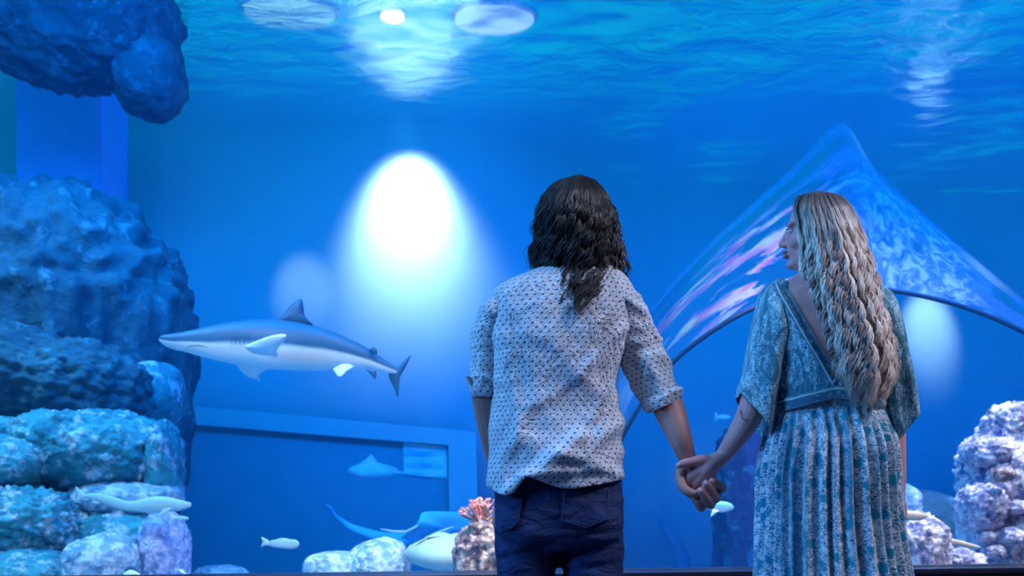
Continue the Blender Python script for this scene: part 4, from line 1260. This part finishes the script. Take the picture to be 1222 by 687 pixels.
# skirt: gathered pleats
random.seed(5)
PL = [(random.uniform(0, 2 * PI), random.uniform(0.6, 1.2)) for _ in range(8)]
def skirt_disp(p, u, v, f, th):
    a = min(1, v / 0.10)
    w = noi(th * 5.2, v * 0.5, 3) * 1.2 + noi(th * 12, v * 0.8, 9) * 0.9
    rid = math.sin(th * 34 + 3.0 * noi(th * 2.4, v * 0.6, 5))
    near = math.exp(-v / 0.22)
    return a * (0.010 * w * (0.7 + 0.6 * f) + 0.0095 * rid * (0.6 + 0.8 * near)) + 0.004 * noi(th * 6, v * 9, 2) * a
bm = bmesh.new()
wk = [(923, 488, 1054, 486, YW, 0.092), (921, 500, 1057, 498, YW, 0.105), (914, 530, 1063, 528, YW, 0.130), (908, 570, 1067, 568, YW, 0.142), (907, 610, 1069, 608, YW, 0.146), (905, 650, 1074, 648, YW, 0.150), (903, 700, 1082, 700, YW, 0.158), (896, 800, 1096, 800, YW, 0.18), (888, 920, 1110, 920, YW, 0.21), (882, 1045, 1118, 1045, YW, 0.23)]
loft_mesh(bm, wk, 150, 420, 2.2, skirt_disp)
skirt = bm_obj('skirt', bm, m_skirt, woman)
# bodice with the deep V at the back
def bod_disp(p, u, v, f, th):
    return 0.006 * (crease(p.x * 6, p.z * 5 + p.x * 6, 3.3) - .4) + 0.003 * noi(p.x * 30, p.z * 12, 1)
bm = bmesh.new()
bk = [(940, 331, 1020, 331, YW, 0.070), (922, 338, 1038, 337, YW, 0.082), (910, 350, 1056, 350, YW, 0.094), (907, 375, 1066, 375, YW, 0.104), (912, 410, 1062, 410, YW, 0.106), (919, 445, 1056, 445, YW, 0.100), (922, 470, 1054, 470, YW, 0.095), (923, 490, 1054, 488, YW, 0.094)]
V = loft_mesh(bm, bk, 120, 200, 2.2, bod_disp)
def v_left(py): return lerp_tab([(325, 926), (337, 929), (360, 942), (400, 965), (440, 989), (458, 1000)], py)
def v_right(py): return lerp_tab([(325, 1052), (337, 1048), (360, 1040), (400, 1026), (440, 1009), (458, 1000)], py)
dele = []
for row in V:
    for v in row:
        px = CX + v.co.x / v.co.y * FPX; py = HY - (v.co.z - CAMZ) / v.co.y * FPX
        if v.co.y < YW + 0.01 and py < 458 and v_left(py) < px < v_right(py): dele.append(v)
        elif py < 345 and 950 < px < 1025: dele.append(v)
bmesh.ops.delete(bm, geom=list(set(dele)), context='VERTS')
bodice = bm_obj('bodice', bm, m_bodice, woman)
so = bodice.modifiers.new('s', 'SOLIDIFY'); so.thickness = 0.002; so.offset = -1
bb = bvh_of(bodice)
bbody = bvh_of(body_w)
# draped sleeves
def slv_disp(seed):
    def f(p, u, v, fr, th):
        return 0.007 * (crease(p.x * 11 + p.z * 2 + seed, p.z * 3.5, 1) - .4) + 0.006 * fr * math.sin(th * 5 + seed) + 0.003 * noi(p.x * 40, p.z * 10, seed)
    return f
bm = bmesh.new()
loft_mesh(bm, [(926, 333, 944, 345, YW, 0.035), (912, 346, 946, 360, YW, 0.060), (903, 372, 944, 388, YW, 0.075), (897, 400, 938, 418, YW, 0.080), (891, 430, 932, 455, YW, 0.080), (886, 452, 927, 488, YW, 0.076), (881, 470, 921, 529, YW, 0.070)], 80, 90, 2.1, slv_disp(1))
o = bm_obj('draped_sleeve', bm, m_bodice, woman); so = o.modifiers.new('s', 'SOLIDIFY'); so.thickness = 0.002
bm = bmesh.new()
loft_mesh(bm, [(1044, 338, 1030, 350, YW, 0.035), (1062, 352, 1030, 366, YW, 0.060), (1070, 378, 1034, 395, YW, 0.075), (1078, 405, 1040, 425, YW, 0.080), (1085, 435, 1046, 462, YW, 0.080), (1091, 462, 1052, 496, YW, 0.076), (1094, 484, 1061, 529, YW, 0.066)], 80, 90, 2.1, slv_disp(4))
o = bm_obj('draped_sleeve', bm, m_bodice, woman); so = o.modifiers.new('s', 'SOLIDIFY'); so.thickness = 0.002
# neckline trims along the V and the waistband
def strip_mesh(name, line, w, mat, off=0.006, nn=60, side=1):
    L = cr(line, nn)
    bm = bmesh.new(); uvl = bm.loops.layers.uv.verify()
    o0 = Vector((0, 0, CAMZ)); V = []
    ln = 0
    for i, (a, b) in enumerate(L):
        a2, b2 = L[min(i + 1, nn - 1)]; a1, b1 = L[max(i - 1, 0)]
        dx, dy = a2 - a1, b2 - b1; m = math.hypot(dx, dy)
        nx, ny = -dy / m, dx / m
        if i: ln += math.hypot(a - L[i - 1][0], b - L[i - 1][1]) / 300
        row = []
        for k in range(7):
            f = k / 6
            q = (a + nx * w * (f - .5) * side, b + ny * w * (f - .5) * side)
            d = (P(q[0], q[1], YW) - o0).normalized()
            hs = [h for h in (bb.ray_cast(o0 + d, d), bbody.ray_cast(o0 + d, d)) if h[0]]
            p = min((h[0] for h in hs), key=lambda z: z.y) if hs else P(q[0], q[1], YW)
            row.append(p)
        V.append((row, ln))
    ys = [[p.y for p in r[0]] for r in V]
    W = []
    for i, (row, l) in enumerate(V):
        rr = []
        for k, p in enumerate(row):
            vals = [ys[j][q] for j in range(max(0, i - 3), min(nn, i + 4)) for q in range(max(0, k - 1), min(7, k + 2))]
            y = min(sum(vals) / len(vals), p.y) - off
            rr.append((bm.verts.new(Vector((p.x * y / p.y, y, CAMZ + (p.z - CAMZ) * y / p.y))), (k / 6, l)))
        W.append(rr)
    for i in range(nn - 1):
        for k in range(6):
            q = (W[i][k], W[i + 1][k], W[i + 1][k + 1], W[i][k + 1])
            f = bm.faces.new([z[0] for z in q])
            for lp, z in zip(f.loops, q): lp[uvl].uv = z[1]
    o = bm_obj(name, bm, mat, woman)
    so = o.modifiers.new('s', 'SOLIDIFY'); so.thickness = 0.003
    return o
strip_mesh('neckline_trim', [(929, 335), (934, 347), (946, 368), (962, 396), (980, 426), (999, 459)], 13, m_trim, side=-1)
strip_mesh('neckline_trim', [(1046, 337), (1042, 352), (1034, 378), (1022, 408), (1010, 436), (999, 459)], 13, m_trim)
strip_mesh('waistband', [(921, 488), (935, 483), (955, 478), (975, 473), (999, 468), (1020, 471), (1040, 477), (1055, 485)], 15, m_trim, 0.010)

# her hair
def wh_depth(y, s, lv):
    base = lerp_tab([(225, 0.0), (232, .05), (245, .085), (270, .105), (300, .110), (340, .128), (400, .150), (450, .155), (485, .150)], y)
    return YW + 0.01 - base * math.sqrt(max(0.0, 1 - (abs(s) * 0.97) ** 2.4)) * (0.84 + 0.22 * lv)
LW = [(226, 962), (231, 955), (238, 950), (248, 947), (262, 949), (280, 953), (300, 955), (330, 957), (360, 965), (390, 976), (420, 984), (450, 988), (480, 1003)]
RW = [(226, 992), (231, 1001), (238, 1010), (248, 1019), (262, 1026), (280, 1033), (300, 1040), (330, 1049), (360, 1060), (390, 1070), (420, 1076), (450, 1077), (480, 1062)]
def w_end(s): return 466 - 14 * s * s + (8 if abs(s) < .5 else 0)
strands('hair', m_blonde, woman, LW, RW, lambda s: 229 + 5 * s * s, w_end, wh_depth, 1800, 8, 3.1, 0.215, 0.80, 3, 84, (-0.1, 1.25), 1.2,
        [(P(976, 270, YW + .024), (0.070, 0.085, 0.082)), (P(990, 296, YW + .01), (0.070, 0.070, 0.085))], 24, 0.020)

# ================================================================== LIGHTS
def area(name, loc, rot, size, power, color, sy=None, spread=180):
    l = bpy.data.lights.new(name, 'AREA'); l.energy = power; l.color = color
    l.shape = 'RECTANGLE'; l.size = size; l.size_y = sy or size; l.spread = math.radians(spread)
    o = bpy.data.objects.new(name, l); COL.objects.link(o); o.location = loc
    o.rotation_euler = rot
    return o
def aim(o, target):
    o.rotation_euler = (Vector(target) - o.location).to_track_quat('-Z', 'Y').to_euler()
def spot(name, loc, target, power, color, angle, blend=1.0, r=0.05):
    l = bpy.data.lights.new(name, 'SPOT'); l.energy = power; l.color = color
    l.spot_size = math.radians(angle); l.spot_blend = blend; l.shadow_soft_size = r
    o = bpy.data.objects.new(name, l); COL.objects.link(o); o.location = loc
    aim(o, target)
    return o
BLUE = (0.0, 0.26, 1.0)
# tank lighting hung over the front of the tank, under the hall's header
o = area('tank_light', (-1.9, 5.0, 4.72), (0, 0, 0), 4.0, 385, BLUE, 1.4, 160); aim(o, (-2.0, 10.5, 1.2))
o = area('tank_light', (3.6, 5.0, 4.72), (0, 0, 0), 4.0, 560, (0.0, 0.10, 1.0), 1.4, 150); aim(o, (3.0, 11.5, 1.2))
o = area('tank_light_white', (-3.6, 4.5, 4.6), (0, 0, 0), 1.6, 30, (0.55, 0.9, 1.0), 0.8, 90); aim(o, (-2.7, 5.6, 0.3))
o = area('tank_light_white', (2.6, 4.3, 4.6), (0, 0, 0), 1.6, 95, (1.0, 0.86, 0.95), 0.8, 90); aim(o, (2.5, 5.0, 0.9))
o = area('tank_light_white', (-0.2, 4.0, 4.2), (0, 0, 0), 0.6, 34, (1.0, 0.90, 0.88), 0.4, 60); aim(o, (-0.3, 4.6, 0.5))
# wall washers
kx = P(485, 0, 10.6).x
spot('wall_spot', (kx + .02, 9.98, 4.86), (kx + .04, 10.65, 3.90), 800, (1.0, 0.74, 0.74), 68, 1.0, 0.14)
k2 = P(360, 0, 10.6).x
spot('wall_spot', (k2, 8.9, 4.6), (k2, 10.7, P(360, 350, 10.7).z), 150, (1.0, 0.74, 0.74), 20, 1.0, 0.05)
k3 = P(1112, 0, 13).x
spot('wall_spot', (k3 - .2, 11.9, 4.6), (k3 - .05, 13.0, P(0, 392, 13).z), 390, (1.0, 0.70, 0.78), 27, 1.0, 0.05)
# added key on the shark, standing in for light bounced onto its belly
spot('added_spot', (-1.6, 3.95, 3.15), P(330, 415, YS), 75, (1.0, 0.95, 1.0), 36, 0.8, 0.15)
spot('added_spot', (1.7, 4.1, 3.7), P(880, 330, 7.2), 420, (1.0, 0.62, 0.60), 34, 0.8, 0.15)  # added pinkish spot so the tunnel's warm streaks show
# the hall: cyan glow from the left, soft pinkish light from above on the right
o = area('hall_light', (-5.4, 0.6, 2.8), (0, 0, 0), 2.0, 270, (0.10, 0.40, 1.0), 1.6); aim(o, (0.2, 2.6, 1.3))
o = area('hall_light', (4.0, 0.9, 5.5), (0, 0, 0), 1.6, 280, (0.76, 0.76, 1.0), 0.8); aim(o, (0.5, 2.6, 1.2))
o = area('hall_light', (-2.4, 1.1, 5.5), (0, 0, 0), 1.6, 150, (0.20, 0.52, 1.0), 0.8); aim(o, (0.2, 2.6, 1.2))

# a lamp over the water, plus two added panels standing for bright reflections
def emit(name, color, k):
    t = NT(name)
    e = t.n('ShaderNodeEmission'); e.inputs[0].default_value = (*color, 1); e.inputs[1].default_value = k
    return t.done(e.outputs[0])
m_case = simple('lamp_case', (0.5, 0.55, 0.6), 0.4, 20)
def lamp(label, px, py, Y, sx_, sy_, col, k, name='water_light'):  # also builds the two added glow panels
    c = P(px, py, Y)
    r = empty(name, c); tag(r, label, 'lamp')
    bm = bmesh.new(); ellipsoid(bm, c, (sx_, sy_, 0.012), None, 24)
    bm_obj('lamp_or_glow_face', bm, emit(name + '_glow', col, k), r)
    bm = bmesh.new(); ellipsoid(bm, c + Vector((0, 0, 0.06)), (sx_ * 1.1, sy_ * 1.1, 0.05), None, 24)
    bm_obj('lamp_case', bm, m_case, r)
lamp('small glaring white lamp over the water at the top edge left of centre', 468, 7, 8.6, 0.10, 0.10, (1, 0.97, 0.95), 14)
lamp('broad soft white glow panel added over the water for reflections near the top centre', 590, 4, 8.9, 0.36, 0.3, (0.55, 0.75, 1), 1.2)
lamp('broad pale blue glow panel added over the water for reflections left of the glaring lamp', 345, -6, 8.9, 0.40, 0.3, (0.4, 0.8, 1), 1.0)

w = bpy.data.worlds.new('world'); SC.world = w; w.use_nodes = True
w.node_tree.nodes['Background'].inputs[0].default_value = (0.003, 0.50, 0.85, 1)
w.node_tree.nodes['Background'].inputs[1].default_value = 0.9

# the water itself: faint blue scattering
if 1:
    t = NT('tank_water')
    vs = t.n('ShaderNodeVolumeScatter'); vs.inputs['Color'].default_value = (0.02, 0.38, 1.0, 1); vs.inputs['Density'].default_value = 0.028; vs.inputs['Anisotropy'].default_value = 0.2
    va = t.n('ShaderNodeVolumeAbsorption'); va.inputs['Color'].default_value = (0.0, 0.9, 1.0, 1); va.inputs['Density'].default_value = 0.07
    ad = t.n('ShaderNodeAddShader'); t.t.links.new(vs.outputs[0], ad.inputs[0]); t.t.links.new(va.outputs[0], ad.inputs[1])
    t.t.links.new(ad.outputs[0], t.out.inputs['Volume'])
    wv = box_obj('water_volume', (-8.99, 4.22, -0.29), (8.99, 13.1, SZ - 0.04), t.m)
    wv['kind'] = 'structure'
